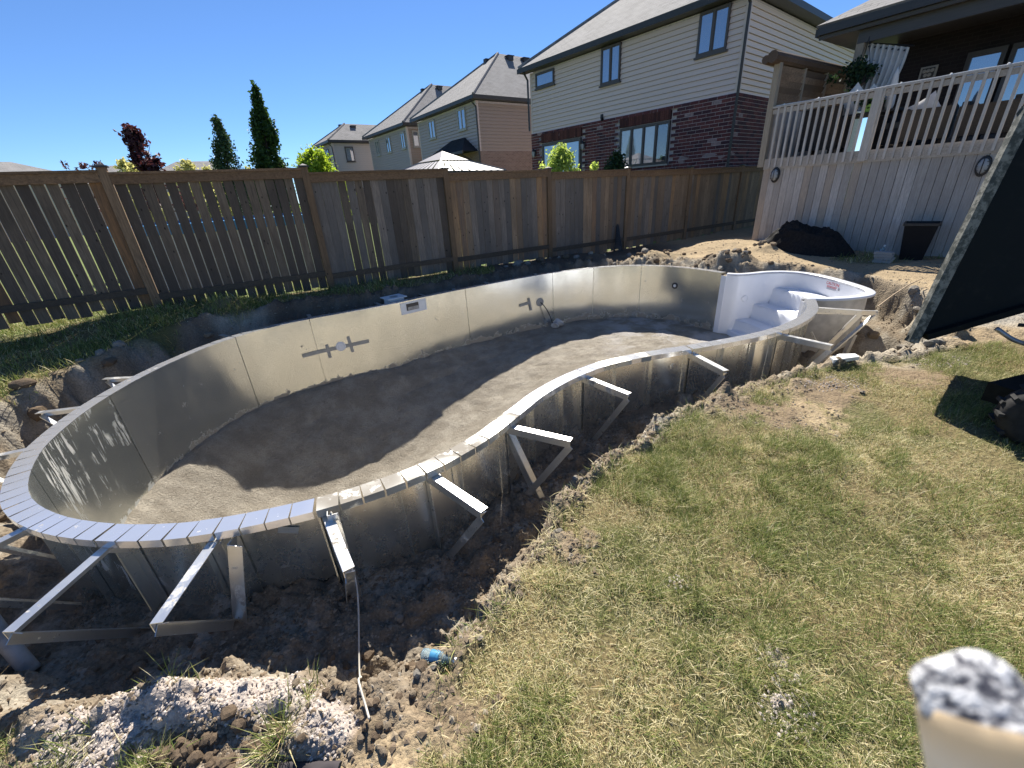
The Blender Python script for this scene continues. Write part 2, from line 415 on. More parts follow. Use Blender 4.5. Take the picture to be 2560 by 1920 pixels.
# soil: colour per vertex (its own colour) with grain
b = NB('soil'); p = b.pos(); c = b.att('col')
n1 = b.noise(p, 55., 5, .65); n2 = b.noise(p, 9., 5, .6); n3 = b.vor(p, 38.)
c = b.mix(b.ramp(n1, .32, .68, 0, .55), c, b.mix(1., c, (.42, .40, .38), 'MULTIPLY'))
c = b.mix(b.ramp(n2, .42, .72, 0, .4), c, b.mix(1., c, (1.45, 1.42, 1.38), 'MULTIPLY'))
b.bump(b.mth('ADD', b.mth('MULTIPLY', n1, 1.), b.mth('ADD', b.mth('MULTIPLY', n2, .9), b.mth('MULTIPLY', n3, .5))), .75, .018)
M['soil'] = b.fin(c, .95, 0, .15)
b = NB('pool_floor_grout'); p = b.pos(); sx, sy, sz = b.sep(p)[0:3]
n1 = b.noise(p, 60., 5, .6); n2 = b.noise(p, 3., 6, .65); n3 = b.noise(p, 21., 7, .78, 1.4)
c = b.mix(b.ramp(n2, .35, .68), (.31, .27, .21), (.46, .41, .33))
c = b.mix(b.ramp(n3, .56, .64, 0, .6), c, (.19, .16, .12))
c = b.mix(b.ramp(n1, .35, .7, 0, .3), c, (.18, .155, .125))
pw = b.mth('MULTIPLY', b.ramp(sx, 1.2, 2.6), b.ramp(b.noise(p, 2.2, 6, .7), .44, .62))
c = b.mix(b.mth('MULTIPLY', pw, .75), c, (.58, .55, .52))
b.bump(b.mth('ADD', b.mth('ADD', n3, b.mth('MULTIPLY', n1, .6)), b.mth('MULTIPLY', n2, .8)), 1., .045)
M['floor'] = b.fin(c, .92, 0, .2)
b = NB('dirt_clod'); r = b.rnd(); c0 = b.att('col'); p = b.pos(); n = b.noise(p, 60., 4)
M['clod'] = b.fin(b.mix(b.ramp(n, .3, .7, 0, .6), c0, b.mix(1., c0, (.5, .48, .46), 'MULTIPLY')), .95, 0, .1); 
b.bump(n, .6, .006)
M['clod_brown'] = plain('brown_clod', (.21, .155, .105), .95, 0, .25, 25, .1, .6)
M['clod_tan'] = plain('tan_clod', (.32, .255, .18), .95, 0, .25, 25, .1, .6)
M['clod_grey'] = plain('grey_clay_clod', (.37, .335, .28), .95, 0, .25, 25, .1, .6)
M['fabric'] = plain('black_fabric', (.022, .020, .019), .8, 0, .3, 30, .2, .5)
M['bag'] = plain('clear_bag', (.45, .46, .47), .25, 0, .1)
b = NB('tub_poly'); p = b.pos(); n = b.noise(p, 7., 6, .7); sc = b.noise(b.vmul(p, (3, 3, 30)), 2., 5, .7)
c = b.mix(b.ramp(n, .5, .72, 0, .5), (.008, .010, .010), (.022, .022, .019)); c = b.mix(b.ramp(sc, .68, .74, 0, .35), c, (.16, .155, .14))
b.bump(n, .15, .004); M['tub'] = b.fin(c, .62, 0, .12)
b = NB('tub_rim_worn'); p = b.pos(); n = b.noise(p, 18., 6, .7)
c = b.mix(b.ramp(n, .42, .62, 0, 1), (.06, .065, .055), (.23, .225, .19)); b.bump(n, .3, .004); M['tub_rim'] = b.fin(c, .7, 0, .3)

# ------------------------------------------------------------------ the pool outline (inner face of the wall, metres)
KP = [(3.8, 7.3), (3.62, 7.66), (3.41, 8.0), (3.13, 8.28), (2.79, 8.5), (2.41, 8.61), (2.01, 8.62), (1.62, 8.55), (1.23, 8.44), (0.86, 8.3), (0.51, 8.11), (0.16, 7.9), (-0.17, 7.69), (-0.51, 7.47), (-0.84, 7.25), (-1.17, 7.02), (-1.49, 6.78), (-1.8, 6.53), (-2.13, 6.30), (-2.48, 6.11), (-2.84, 5.91), (-3.15, 5.67), (-3.42, 5.38), (-3.61, 5.03), (-3.71, 4.64), (-3.76, 4.24), (-3.76, 3.84), (-3.71, 3.44), (-3.61, 3.05), (-3.45, 2.67), (-3.22, 2.34), (-2.93, 2.06), (-2.56, 1.87), (-2.16, 1.77), (-1.76, 1.75), (-1.36, 1.82), (-0.97, 1.95), (-0.61, 2.15), (-0.31, 2.42), (-0.07, 2.74), (0.16, 3.06), (0.43, 3.34), (0.76, 3.58), (1.12, 3.74), (1.51, 3.85), (1.9, 3.94), (2.28, 4.05), (2.66, 4.18), (3.02, 4.36), (3.35, 4.60), (3.63, 4.88), (3.84, 5.2), (3.92, 5.35)]
def catmull(P, step=.05):
    P = np.array(P); Q = np.vstack([2 * P[0] - P[1], P, 2 * P[-1] - P[-2]]); o = []
    for i in range(1, len(Q) - 2):
        for t in np.linspace(0, 1, 10, endpoint=False):
            a, b_, c, d = Q[i - 1], Q[i], Q[i + 1], Q[i + 2]
            o.append(.5 * ((2 * b_) + (-a + c) * t + (2 * a - 5 * b_ + 4 * c - d) * t * t + (-a + 3 * b_ - 3 * c + d) * t ** 3))
    o.append(P[-1]); o = np.array(o)
    s = np.r_[0, np.cumsum(np.hypot(*np.diff(o, axis=0).T))]; n = int(round(s[-1] / step)); t = np.linspace(0, s[-1], n + 1)
    return np.c_[np.interp(t, s, o[:, 0]), np.interp(t, s, o[:, 1])], s[-1]
WC, WLEN = catmull(KP)
WS = np.linspace(0, WLEN, len(WC))
def wpt(s): return Vector((float(np.interp(s, WS, WC[:, 0])), float(np.interp(s, WS, WC[:, 1])), 0))
def wtan(s):
    return (wpt(min(s + .08, WLEN)) - wpt(max(s - .08, 0))).normalized()
def wout(s): t = wtan(s); return Vector((t.y, -t.x, 0))
# stair basin outline (inner edge of its rim), from the far jamb to the near jamb
STK = [(3.82, 7.22), (3.98, 7.10), (4.22, 7.10), (4.5, 7.14), (4.75, 7.08), (4.92, 6.90), (5.0, 6.6), (5.0, 6.2), (4.96, 5.8), (4.88, 5.54), (4.72, 5.40), (4.45, 5.34), (4.2, 5.36), (4.02, 5.42), (3.93, 5.42)]
ST, STL = catmull(STK, .03)
POOL_POLY = np.vstack([WC, ST[::-1]])

# ------------------------------------------------------------------ ground
TP = [(5.25, 4.75), (4.75, 4.2), (4.1, 3.92), (3.3, 3.78), (2.75, 3.62), (2.2, 3.42), (1.75, 3.25), (1.3, 2.95), (1.05, 2.72), (.65, 2.45), (.4, 2.2), (.21, 1.93), (-.02, 1.6), (-.3, 1.3), (-.47, 1.13), (-.7, 1.08), (-1.0, 1.14), (-1.4, 1.16), (-1.8, 1.08), (-2.3, 1.08), (-3.2, 1.35), (-4.2, 2.0), (-4.8, 2.9), (-5.05, 3.9), (-4.85, 4.7), (-4.6, 5.3), (-4.1, 6.0), (-3.4, 6.5), (-2.6, 6.85), (-1.7, 7.3), (-.9, 7.9), (0, 8.45), (.9, 8.95), (1.9, 9.15), (2.8, 9.05), (3.5, 8.6), (3.95, 7.95), (4.3, 7.6), (4.9, 7.55), (5.35, 7.1), (5.5, 6.3), (5.55, 5.4)]
TPS, _ = catmull(TP + [TP[0]], .12); TPS = TPS[:-1]
BASE = [(-1, .4, -.42), (0, .8, -.36), (1.5, 1, -.31), (3, 1.5, -.27), (2, 2.5, -.26), (1, 2.2, -.29), (4, 3, -.22), (6, 3, -.15), (5.8, 5, -.02), (6.3, 7, .02), (7.6, 7.0, .0), (5.9, 10, .13), (4.6, 8.2, .06), (3.3, 10, -.03), (3.2, 11.6, -.09), (5.36, 12.9, -.1), (1, 10.2, .0), (-1, 8.9, .04), (-3.2, 7.6, .09), (-5.3, 6.4, .2), (-8, 5.2, .2), (-6, 4.6, .02), (-5.4, 3.4, -.1), (-5.0, 2.2, -.25), (-3, .8, -.4), (-2, .5, -.42), (0, -3, -.36), (5, -3, -.25), (-6, -3, -.3), (12, 5, -.05)]
TRZ = [(-1.5, 1.45, -.64), (-.3, 1.8, -.70), (.4, 2.7, -.72), (1.3, 3.3, -.66), (2.3, 3.75, -.62), (3.3, 4.2, -.82), (4.4, 4.7, -.92), (5.2, 6, -.5), (4.6, 7.4, -.12), (3.6, 8.2, -.1), (3, 8.9, -.14), (1, 8.75, -.2), (-1, 7.6, -.22), (-3, 6.3, -.4), (-4.2, 5, -.7), (-4.3, 3.8, -.8), (-4, 2.8, -.8), (-3, 1.8, -.75), (-2.2, 1.4, -.66)]
def rngs(*segs):
    o = []
    for a, b_, n in segs: o += list(np.linspace(a, b_, n, endpoint=False))
    return np.array(o)
gx = np.r_[rngs((-400, -60, 6), (-60, -12, 12), (-12, -6, 40), (-6, -3.4, 65), (-3.4, 3.6, 260), (3.6, 6.5, 75), (6.5, 12, 40), (12, 60, 12), (60, 400, 6)), 400]
gy = np.r_[rngs((-60, -4, 8), (-4, .4, 12), (.4, 2.6, 110), (2.6, 5.2, 84), (5.2, 10, 96), (10, 14, 30), (14, 60, 30), (60, 600, 10)), 600]
def lawn_mask(X, Y, sdT):
    n = fbm(X * .9, Y * .9, 4, 3)
    right = (X > -.42 + .22 * (fbm(X * 4, Y * 4, 3, 8) - .5)) & (Y < 3.5 + .35 * (n - .5) + .12 * np.clip(X - 2, 0, 3))
    m = np.where(right, 1.0, 0.0) * sst(.0, .10, sdT + .16 * (fbm(X * 5, Y * 5, 3, 21) - .5))
    # bare spots
    for x, y, r in ((2.28, 2.85, .34), (1.85, 3.1, .3), (2.7, 3.2, .35), (.3, 1.72, .16), (3.6, 3.35, .3), (-.35, .95, .2), (.95, .9, .05), (1.02, 1.06, .045)):
        m = m * (1 - .95 * sst(r * 1.15, r * .5, np.hypot(X - x, Y - y) + min(.18, r * .9) * (fbm(X * 6, Y * 6, 3, 5) - .5) + r * 1.1 * (fbm(X * 19, Y * 19, 2, 6) - .5)))
    corner = (X < -1.72) & (Y < 1.05) & (X > -2.6)
    m = np.maximum(m, np.where(corner, sst(.98, .86, Y + .3 * (fbm(X * 5, Y * 5, 3, 31) - .5)), 0))
    bank = (X > -7.5) & (X < -3.6) & (Y > 3.2) & (Y < 7.2)
    m = np.maximum(m, np.where(bank, sst(-.06, .12, sdT + .25 * (fbm(X * 3, Y * 3, 3, 41) - .5)), 0))
    strip = (X > -4.6) & (X < -.2) & (Y > 6) & (Y < 9.2)
    m = np.maximum(m, np.where(strip, .9 * sst(.05, .3, sdT + .3 * (fbm(X * 3, Y * 3, 3, 43) - .5)), 0))
    deckside = (np.hypot((X - 6.9) / 1.1, (Y - 7.6) / .5) < 1)
    return np.maximum(m, np.where(deckside, .6 * sst(.45, .62, n), 0))
FDIR = azv(58.5); FN = Vector((-FDIR.y, FDIR.x, 0)); FP0 = Vector((-5.3, 6.4, 0))
def behind_fence(X, Y): return (X - FP0.x) * FN.x + (Y - FP0.y) * FN.y
def terrain(X, Y, fine=True):
    dT = seg_dist(X, Y, TPS); inT = inside(X, Y, TPS); sdT = np.where(inT, -dT, dT)
    Bz = idw(X, Y, BASE, 3.2)
    far = sst(8, 25, np.hypot(X, Y - 5)); Bz = Bz * (1 - far) + .05 * far
    jit = .22 * (fbm(X * 3.1, Y * 3.1, 4, 11) - .5) + .07 * (fbm(X * 11, Y * 11, 3, 12) - .5)
    k = sst(-.03, .24, -sdT + jit)
    Tz = idw(X, Y, TRZ, 3)
    Z = Bz * (1 - k) + Tz * k
    lm = lawn_mask(X, Y, sdT)
    bf = behind_fence(X, Y)
    yard = (bf < .1) & (Y > -.5) & (np.abs(X) < 12)
    # lumps in bare soil
    F1, R1 = worley(X * 6.5, Y * 6.5, 3); F2, R2 = worley(X * 15, Y * 15, 4); F3, R3 = worley(X * 30, Y * 30, 6)
    lump = .070 * np.sqrt(np.clip(.75 - F1, 0, 1)) * (R1 ** 1.5) + .050 * np.sqrt(np.clip(.7 - F2, 0, 1)) * R2 + .020 * np.sqrt(np.clip(.7 - F3, 0, 1)) * R3
    rough = np.clip(.30 + .9 * sst(.35, -.1, sdT), 0, 1)
    smooth_dirt = sst(.6, 1.4, np.hypot((X - 5.8) / 1.6, (Y - 6.8) / 2.2))   # trodden clay by the deck
    rough = rough * (.25 + .75 * smooth_dirt)
    Z = Z + np.where(yard, (1 - lm) * rough * lump * 1.5, 0) + (fbm(X * 1.3, Y * 1.3, 4, 2) - .5) * .05 * yard
    bank = np.exp(-((sdT + .06) / .16) ** 2)
    Z = Z + yard * bank * (.16 * (fbm(X * 6, Y * 6, 4, 131) - .5) + .09 * (fbm(X * 17, Y * 17, 3, 132) - .5)) * (1 - .6 * lm)
    # heaps
    def heap(x, y, rx, ry, h, seed):
        q = np.hypot((X - x) / rx, (Y - y) / ry) + .35 * (fbm(X * 4, Y * 4, 4, seed) - .5)
        return h * sst(1, .1, q)
    hp = heap(4.25, 7.95, .55, .45, .20, 51) + heap(3.3, 9.3, .8, .45, .16, 52) + heap(5.6, 9.0, .6, .5, .12, 53) + heap(-1.3, 1.06, .5, .14, .06, 54) + heap(-1.75, .95, .35, .2, .04, 55) + heap(-.85, .92, .2, .14, .06, 56) + heap(-4.2, 6.35, .5, .35, .14, 57) + heap(5.4, 4.6, .4, .6, .10, 58) + heap(2.0, 9.75, .5, .3, .12, 59)
    hp = hp * (1 + .5 * (fbm(X * 12, Y * 12, 3, 60) - .5)); Z = Z + hp * yard
    Z = np.where(yard, Z + (fbm(X * 22, Y * 22, 3, 61) - .5) * .016 * (1 - .5 * lm), Z)
    return Z, sdT, lm, bf, yard, k
GX, GY = np.meshgrid(gx, gy)
GZ, SDT, LM, BF, YARD, KT = terrain(GX, GY)
PIN = inside(GX, GY, POOL_POLY)
DPW = seg_dist(GX, GY, POOL_POLY)
def soilcol(X, Y, sdT, lm, bf, yard, k):
    n = fbm(X * 1.6, Y * 1.6, 5, 70); n2 = fbm(X * 7, Y * 7, 4, 71)
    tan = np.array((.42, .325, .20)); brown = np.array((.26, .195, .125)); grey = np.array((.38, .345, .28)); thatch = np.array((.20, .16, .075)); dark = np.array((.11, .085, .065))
    white = np.array((.54, .465, .40)); green = np.array((.17, .22, .07))
    def mixc(c, d, t): return c * (1 - t[..., None]) + d * t[..., None]
    c = np.ones(X.shape + (3,)) * tan
    c = mixc(c, brown, sst(.42, .62, n) * (1 - .75 * sst(3.8, 4.6, X)))
    tr = sst(.25, -.05, sdT)
    c = mixc(c, mixc(np.ones_like(c) * np.array((.25, .205, .15)), grey, sst(.46, .66, n2)), tr * .85)
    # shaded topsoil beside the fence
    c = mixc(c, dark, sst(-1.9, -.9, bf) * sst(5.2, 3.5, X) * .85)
    # pale clay bank by the stair and the left bank
    for x, y, rx, ry, s in ((5.3, 4.55, .6, .55, 1.), (-4.2, 6.2, .6, .4, .8), (1.2, 2.75, .5, .4, .7), (-4.6, 5.2, .3, .3, .5), (4.0, 3.7, .7, .25, .6)):
        c = mixc(c, grey * 1.15, s * sst(1.2, .5, np.hypot((X - x) / rx, (Y - y) / ry) + .5 * (n2 - .5)))
    for x, y, rx, ry in ((-1.38, 1.06, .42, .10), (-1.68, .96, .28, .12), (-1.03, 1.0, .16, .09), (-.84, .93, .12, .08), (-1.18, 1.1, .16, .07), (1.0, .98, .05, .16), (.92, .84, .07, .10)):
        c = mixc(c, white, sst(1.25, .75, np.hypot((X - x) / rx, (Y - y) / ry) + .7 * (n2 - .5)))
    c = mixc(c, np.array((.22, .165, .11)), sst(1.2, .6, np.hypot((X + 1.2) / .34, (Y - .88) / .11) + .6 * (n2 - .5)))
    gr = mixc(np.ones_like(c) * thatch, np.array((.11, .115, .04)), sst(.4, .62, fbm(X * 1.9, Y * 1.9, 4, 77)))
    c = mixc(c, gr, lm * .9)
    out = np.where(yard, 0., 1.) ; nearcam = (Y < .6) & (bf < 0)
    c = mixc(c, np.where(nearcam[..., None], gr, green * (.8 + .5 * n[..., None])), out)
    return np.concatenate([np.clip(c, 0, 1), np.ones(X.shape + (1,))], -1)
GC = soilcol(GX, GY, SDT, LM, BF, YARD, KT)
nx, ny = len(gx), len(gy)
ii = (np.arange(ny - 1)[:, None] * nx + np.arange(nx - 1)[None, :])
# the sheet ends at the wall: vertices just inside are drawn out to its outer face, cells further in are left out
near_in = PIN & (DPW < .075); deep = PIN & ~near_in
cellin = deep[:-1, :-1] | deep[1:, :-1] | deep[:-1, 1:] | deep[1:, 1:]
fi = ii[~cellin]
NX_, NY_ = GX.copy(), GY.copy(); qx, qy = GX[near_in], GY[near_in]; bd_ = np.full(qx.shape, 9.); bx_, by_ = qx.copy(), qy.copy()
for i_ in range(len(POOL_POLY)):
    a_, b_ = POOL_POLY[i_], POOL_POLY[(i_ + 1) % len(POOL_POLY)]; e_ = b_ - a_
    t_ = np.clip(((qx - a_[0]) * e_[0] + (qy - a_[1]) * e_[1]) / max(e_ @ e_, 1e-12), 0, 1); px_, py_ = a_[0] + t_ * e_[0], a_[1] + t_ * e_[1]
    d_ = np.hypot(px_ - qx, py_ - qy); m_ = d_ < bd_; bd_ = np.where(m_, d_, bd_)
    bx_ = np.where(m_, px_ + (px_ - qx) / np.maximum(d_, 1e-6) * .004, bx_); by_ = np.where(m_, py_ + (py_ - qy) / np.maximum(d_, 1e-6) * .004, by_)
NX_[near_in] = bx_; NY_[near_in] = by_
V = np.stack([NX_.ravel(), NY_.ravel(), GZ.ravel()], 1)
F = np.stack([fi, fi + 1, fi + nx + 1, fi + nx], 1).tolist()
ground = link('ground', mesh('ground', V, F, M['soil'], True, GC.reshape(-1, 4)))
tag(ground, kind='structure')
def ground_z(x, y):
    X = np.atleast_1d(np.asarray(x, float)); Y = np.atleast_1d(np.asarray(y, float))
    i = np.clip(np.searchsorted(gx, X) - 1, 0, nx - 2); j = np.clip(np.searchsorted(gy, Y) - 1, 0, ny - 2)
    fx = (X - gx[i]) / (gx[i + 1] - gx[i]); fy = (Y - gy[j]) / (gy[j + 1] - gy[j])
    return (GZ[j, i] * (1 - fx) + GZ[j, i + 1] * fx) * (1 - fy) + (GZ[j + 1, i] * (1 - fx) + GZ[j + 1, i + 1] * fx) * fy
def gz(x, y): return float(ground_z(x, y)[0])

# pool floor: shallow shelf to the right, hopper to the left
fx_ = np.arange(-3.95, 4.1, .03); fy_ = np.arange(1.6, 8.8, .03)
FX, FY = np.meshgrid(fx_, fy_)
def floor_z(X, Y):
    d = seg_dist(X, Y, POOL_POLY[::4])
    a = (X + 2.35) * .75 + (Y - 4.1) * .66; b_ = -(X + 2.35) * .66 + (Y - 4.1) * .75
    hop = np.exp(-.5 * ((a / np.where(a > 0, 1.95, 1.15)) ** 2 + (b_ / .82) ** 2)) * sst(0, .55, d)
    z = -1.06 - .74 * hop
    z = z + .05 * sst(.22, 0, d) * sst(1.5, -1.5, X)                         # fillet of grout at the foot
    z = z + (fbm(X * 2, Y * 2, 4, 90) - .5) * .05 + (fbm(X * 9, Y * 9, 4, 91) - .5) * .034 + (fbm(X * 3.3, Y * 8, 3, 92) - .5) * .02
    return z
FZ = floor_z(FX, FY)
FIN = inside(FX, FY, POOL_POLY) | (seg_dist(FX, FY, POOL_POLY[::3]) < .06)
FIN &= FX < 4.0
mx_, my_ = len(fx_), len(fy_)
jj = (np.arange(my_ - 1)[:, None] * mx_ + np.arange(mx_ - 1)[None, :])
okc = FIN[:-1, :-1] & FIN[1:, :-1] & FIN[:-1, 1:] & FIN[1:, 1:]
f0 = jj[okc]
pf = link('pool_floor', mesh('pool_floor', np.stack([FX.ravel(), FY.ravel(), FZ.ravel()], 1), np.stack([f0, f0 + 1, f0 + mx_ + 1, f0 + mx_], 1).tolist(), M['floor'], True))
tag(pf, kind='structure')

# ------------------------------------------------------------------ pool wall
pool = empty('pool_wall', (0, 5, -1.07), 'curved galvanised steel wall of an unfinished kidney-shaped swimming pool', 'pool wall')
JOINTS = [0.03, 1.65, 2.62, 3.52, 5.45, 8.03, 9.0, 10.7, 12.0, 13.25, 14.3, 15.6, 16.7, 17.95, 19.1, WLEN]
H = 1.07
def wave(s, z): return .0022 * math.sin(3.1 * s + 1.3 * math.sin(1.7 * s)) * math.sin(math.pi * min(max(-z / H, 0), 1)) + .0012 * math.sin(7.3 * s + 4 * z)
panels = []
for k in range(len(JOINTS) - 1):
    a, e = JOINTS[k] + .004, JOINTS[k + 1] - .004
    n = max(6, int((e - a) / .04)); zs = np.linspace(-H, -.002, 9)
    Vv = []; Ff = []
    for off in (0, .004):
        for i in range(n + 1):
            s = a + (e - a) * i / n; p = wpt(s); o = wout(s)
            for z in zs:
                q = p + o * (off + wave(s, z)); Vv.append((q.x, q.y, z))
    m = len(zs); half = (n + 1) * m
    for i in range(n):
        for j in range(m - 1):
            q = i * m + j
            Ff.append((q, q + 1, q + m + 1, q + m)); Ff.append((half + q, half + q + m, half + q + m + 1, half + q + 1))
    mat = M['galv_scrape'] if JOINTS[k] in (10.7, 12.0) else (M['galv_out'] if k >= 9 else M['galv'])
    pn = link('wall_panel', mesh('wall_panel', Vv, Ff, mat, True), pool); panels.append((a, e, pn))
    # upright return at each end of the sheet and mid stiffener
    st = MB()
    for s in (a + .001, e - .001):
        p = wpt(s); o = wout(s); t = wtan(s)
        st.box(p + o * .035 + Vector((0, 0, -H / 2 - .03)), (.003, .06, H - .08), fr(t, o))
    st.build('end_return', M['galv_out'], pn)
    if k >= 8:
        L = e - a
        for q in np.arange(a + .42, e - .25, .42):
            o = wout(q); t = wtan(q); p = wpt(q)
            sb = MB(); sb.box(p + o * .009 + Vector((0, 0, -H / 2 - .02)), (.055, .006, H - .06), fr(t, o)); sb.box(p + o * .026 + t * .027 + Vector((0, 0, -H / 2 - .02)), (.003, .034, H - .06), fr(t, o))
            sb.build('stiffener', M['galv_out'], pn)
# top flange: cut into tabs so that it bends
FW = .12
for (a, e, pn) in panels:
    n = max(2, int(round((e - a) / .118)))
    for i in range(n):
        s0 = a + (e - a) * i / n + .002; s1 = a + (e - a) * (i + 1) / n - .002; sm = (s0 + s1) / 2
        o = wout(sm); zj = random.uniform(-.0012, .0012)
        p0 = wpt(s0) - o * .002; p1 = wpt(s1) - o * .002
        z = .001 + zj
        up = Vector((0, 0, z)); lo = Vector((0, 0, z - .003))
        A, B_, C_, D_ = p0 + up, p1 + up, p1 + o * FW + up, p0 + o * FW + up
        mb = MB().add([A, B_, C_, D_, A + Vector((0, 0, -.003)), B_ + Vector((0, 0, -.003)), C_ + Vector((0, 0, -.003)), D_ + Vector((0, 0, -.003))],
                      [(0, 3, 2, 1), (4, 5, 6, 7), (0, 1, 5, 4), (1, 2, 6, 5), (2, 3, 7, 6), (3, 0, 4, 7)])
        t = (p1 - p0).normalized()
        mb.box((C_ + D_) / 2 + Vector((0, 0, -.025)) - o * .002, ((p1 - p0).length, .003, .044), fr(t, o))
        muddy = 14.25 < sm < 15.75 or (16.9 < sm < 17.6 and random.random() < .5)
        mb.build('flange_tab', M['flange_mud'] if muddy else M['flange'], pn)
# turned-up bottom edge
# braces
def angle_bar(a, b_, side, w_=.05, t_=.004):
    """steel angle: two thin legs meeting along the line a-b"""
    a = Vector(a); b_ = Vector(b_); d = (b_ - a).normalized(); side = Vector(side); side = (side - side.dot(d) * d).normalized(); up = side.cross(d)
    if up.z < 0: up = -up
    mb = MB(); R = Matrix((side, d, up)).transposed(); L = (b_ - a).length; c = (a + b_) / 2
    mb.box(c + side * w_ / 2, (w_, L, t_), R); mb.box(c + up * (-w_ / 2 - .001), (t_, L, w_), R)
    return mb
def brace(s, arm=.52, dz=-.70, foot=True, skew=0., drop=0., along=0.):
    p = wpt(s); o = wout(s); t = wtan(s); o2 = (o + t * skew).normalized()
    e = empty('brace', p + Vector((0, 0, -H)), None); e.parent = pool; e.matrix_parent_inverse = Matrix.Translation(-pool.location)
    _wm[e.name] = Matrix.Translation(e.location)
    r0 = p + o2 * .05 + Vector((0, 0, -.052)); r1 = p + o2 * (arm + .05) + Vector((0, 0, -.052 - drop))
    angle_bar(r0, r1, t, .052).build('top_arm', M['brace'], e)
    bot = p + o * .07 + Vector((0, 0, dz))
    angle_bar(r1 - o2 * .02 + Vector((0, 0, -.03)) + t * .006, bot + t * .006 + o * .01, t, .045).build('diagonal_strut', M['brace'], e)
    angle_bar(p + o * .012 + t * .02 + Vector((0, 0, -.06)), p + o * .012 + t * .02 + Vector((0, 0, -H + .02)), t, .06).build('upright', M['galv_out'], e)
    g = MB(); g.prism([r0 + Vector((0, 0, -.004)) + t * .064, r0 + o2 * .09 + Vector((0, 0, -.004)) + t * .064, r0 + Vector((0, 0, -.10)) + t * .064], t * -.003); g.build('gusset', M['brace'], e)
    return e
for s in (0.95, 2.55, 3.65, 4.75, 5.45, 6.05, 6.85, 7.95, 8.9, 10.1, 10.75, 11.45, 12.05, 12.65): brace(s, .50)
for s, dz, sk in ((13.25, -.72, .12), (13.8, -.70, -.05), (14.3, -.74, .25), (14.9, -.76, .15), (15.6, -.80, .1), (16.7, -.84, 0), (17.95, -.8, .0), (19.1, -.9, .1), (20.4, -.95, 0)):
    brace(s, .52, dz, skew=sk)

def stake(s, off, z0, z1, nm, lean=0.):
    p = wpt(s) + wout(s) * off; t = wtan(s); e = p + wout(s) * lean
    return angle_bar((p.x, p.y, z0), (e.x, e.y, z1), t, .055).build(nm, M['brace'], pool)
angle_bar((-1.50, 1.62, -.05), (-1.70, 1.53, -.95), (1, 0, 0), .075).build('stake', M['brace'], pool)
stake(15.66, .04, -.10, -.95, 'stake', .42)
stake(14.36, .17, -.01, -.75, 'stake', .02)
# ------------------------------------------------------------------ stair basin
stair = empty('pool_stairs', (4.4, 6.2, -1.07), 'white moulded acrylic stair basin set into the pool wall', 'pool stairs')
def row_span(x):
    ys = []
    for (x0, y0), (x1, y1) in zip(ST[:-1], ST[1:]):
        if (x0 - x) * (x1 - x) <= 0 and x0 != x1: ys.append(y0 + (y1 - y0) * (x - x0) / (x1 - x0))
    return min(ys), max(ys)
TREADS = [(4.72, -.27), (4.42, -.53), (4.12, -.78)]          # front edge of each tread, its height
def step_h(x, y):
    c = x + .16 * (y - 6.25) ** 2 - .02
    h = -.97
    for xe, z in TREADS[::-1]:
        t = (c - xe + .02) / .035; t = min(max(t, 0), 1); t = t * t * (3 - 2 * t)
        h = h + (z - h) * t
    return h
xs_ = np.arange(3.94, 4.99, .0125); NJ = 40
Vv = []; Ff = []
for x in xs_:
    y0, y1 = row_span(x)
    for j in range(NJ):
        y = y0 + (y1 - y0) * j / (NJ - 1); Vv.append((x, y, step_h(x, y)))
for i in range(len(xs_) - 1):
    for j in range(NJ - 1):
        q = i * NJ + j; Ff.append((q, q + NJ, q + NJ + 1, q + 1))
# front edge drops to the floor
k0 = len(Vv)
for j in range(NJ): Vv.append((3.935, Vv[j][1], -1.08))
for j in range(NJ - 1): Ff.append((k0 + j, j, j + 1, k0 + j + 1))
link('steps', mesh('steps', Vv, Ff, M['acrylic'], True), stair)
# side walls follow the outline down to the tread
Vv = []; Ff = []
for (x, y) in ST:
    hb = step_h(x, y) - .02
    if x < 3.94: hb = -1.08
    for t in np.linspace(0, 1, 5): Vv.append((x, y, -.004 + (hb + .004) * t))
for i in range(len(ST) - 1):
    for j in range(4):
        q = i * 5 + j; Ff.append((q, q + 1, q + 6, q + 5))
link('basin_wall', mesh('basin_wall', Vv, Ff, M['acrylic'], True), stair)
def st_out(i):
    t = ST[min(i + 1, len(ST) - 1)] - ST[max(i - 1, 0)]; t = t / np.hypot(*t); return np.array((-t[1], t[0]))
STO = []
for i in range(len(ST)):
    o = st_out(i); c = ST[i] + o * .01
    STO.append(o if np.hypot(*(c - np.array((4.4, 6.25)))) > np.hypot(*(ST[i] - np.array((4.4, 6.25)))) else -o)
Vv = []; Ff = []; prof = [(0, -.03), (0, -.006), (.008, .002), (.05, .004), (.098, .002), (.108, -.006), (.11, -.03), (.09, -.035)]
for i in range(len(ST)):
    for a, z in prof: Vv.append((ST[i][0] + STO[i][0] * a, ST[i][1] + STO[i][1] * a, z + .002))
m = len(prof)
for i in range(len(ST) - 1):
    for j in range(m - 1):
        q = i * m + j; Ff.append((q, q + m, q + m + 1, q + 1))
link('rim', mesh('rim', Vv, Ff, M['acrylic'], True), stair)
Vv = []; Ff = []
for i in range(len(ST)):
    for a, z in ((.03, -.03), (.04, -.2), (.035, -.5), (.02, -.8)):
        Vv.append((ST[i][0] + STO[i][0] * a, ST[i][1] + STO[i][1] * a, z))
for i in range(len(ST) - 1):
    for j in range(3):
        q = i * 4 + j; Ff.append((q, q + 4, q + 5, q + 1))
link('outer_shell', mesh('outer_shell', Vv, Ff, M['acrylic_back'], True), stair)
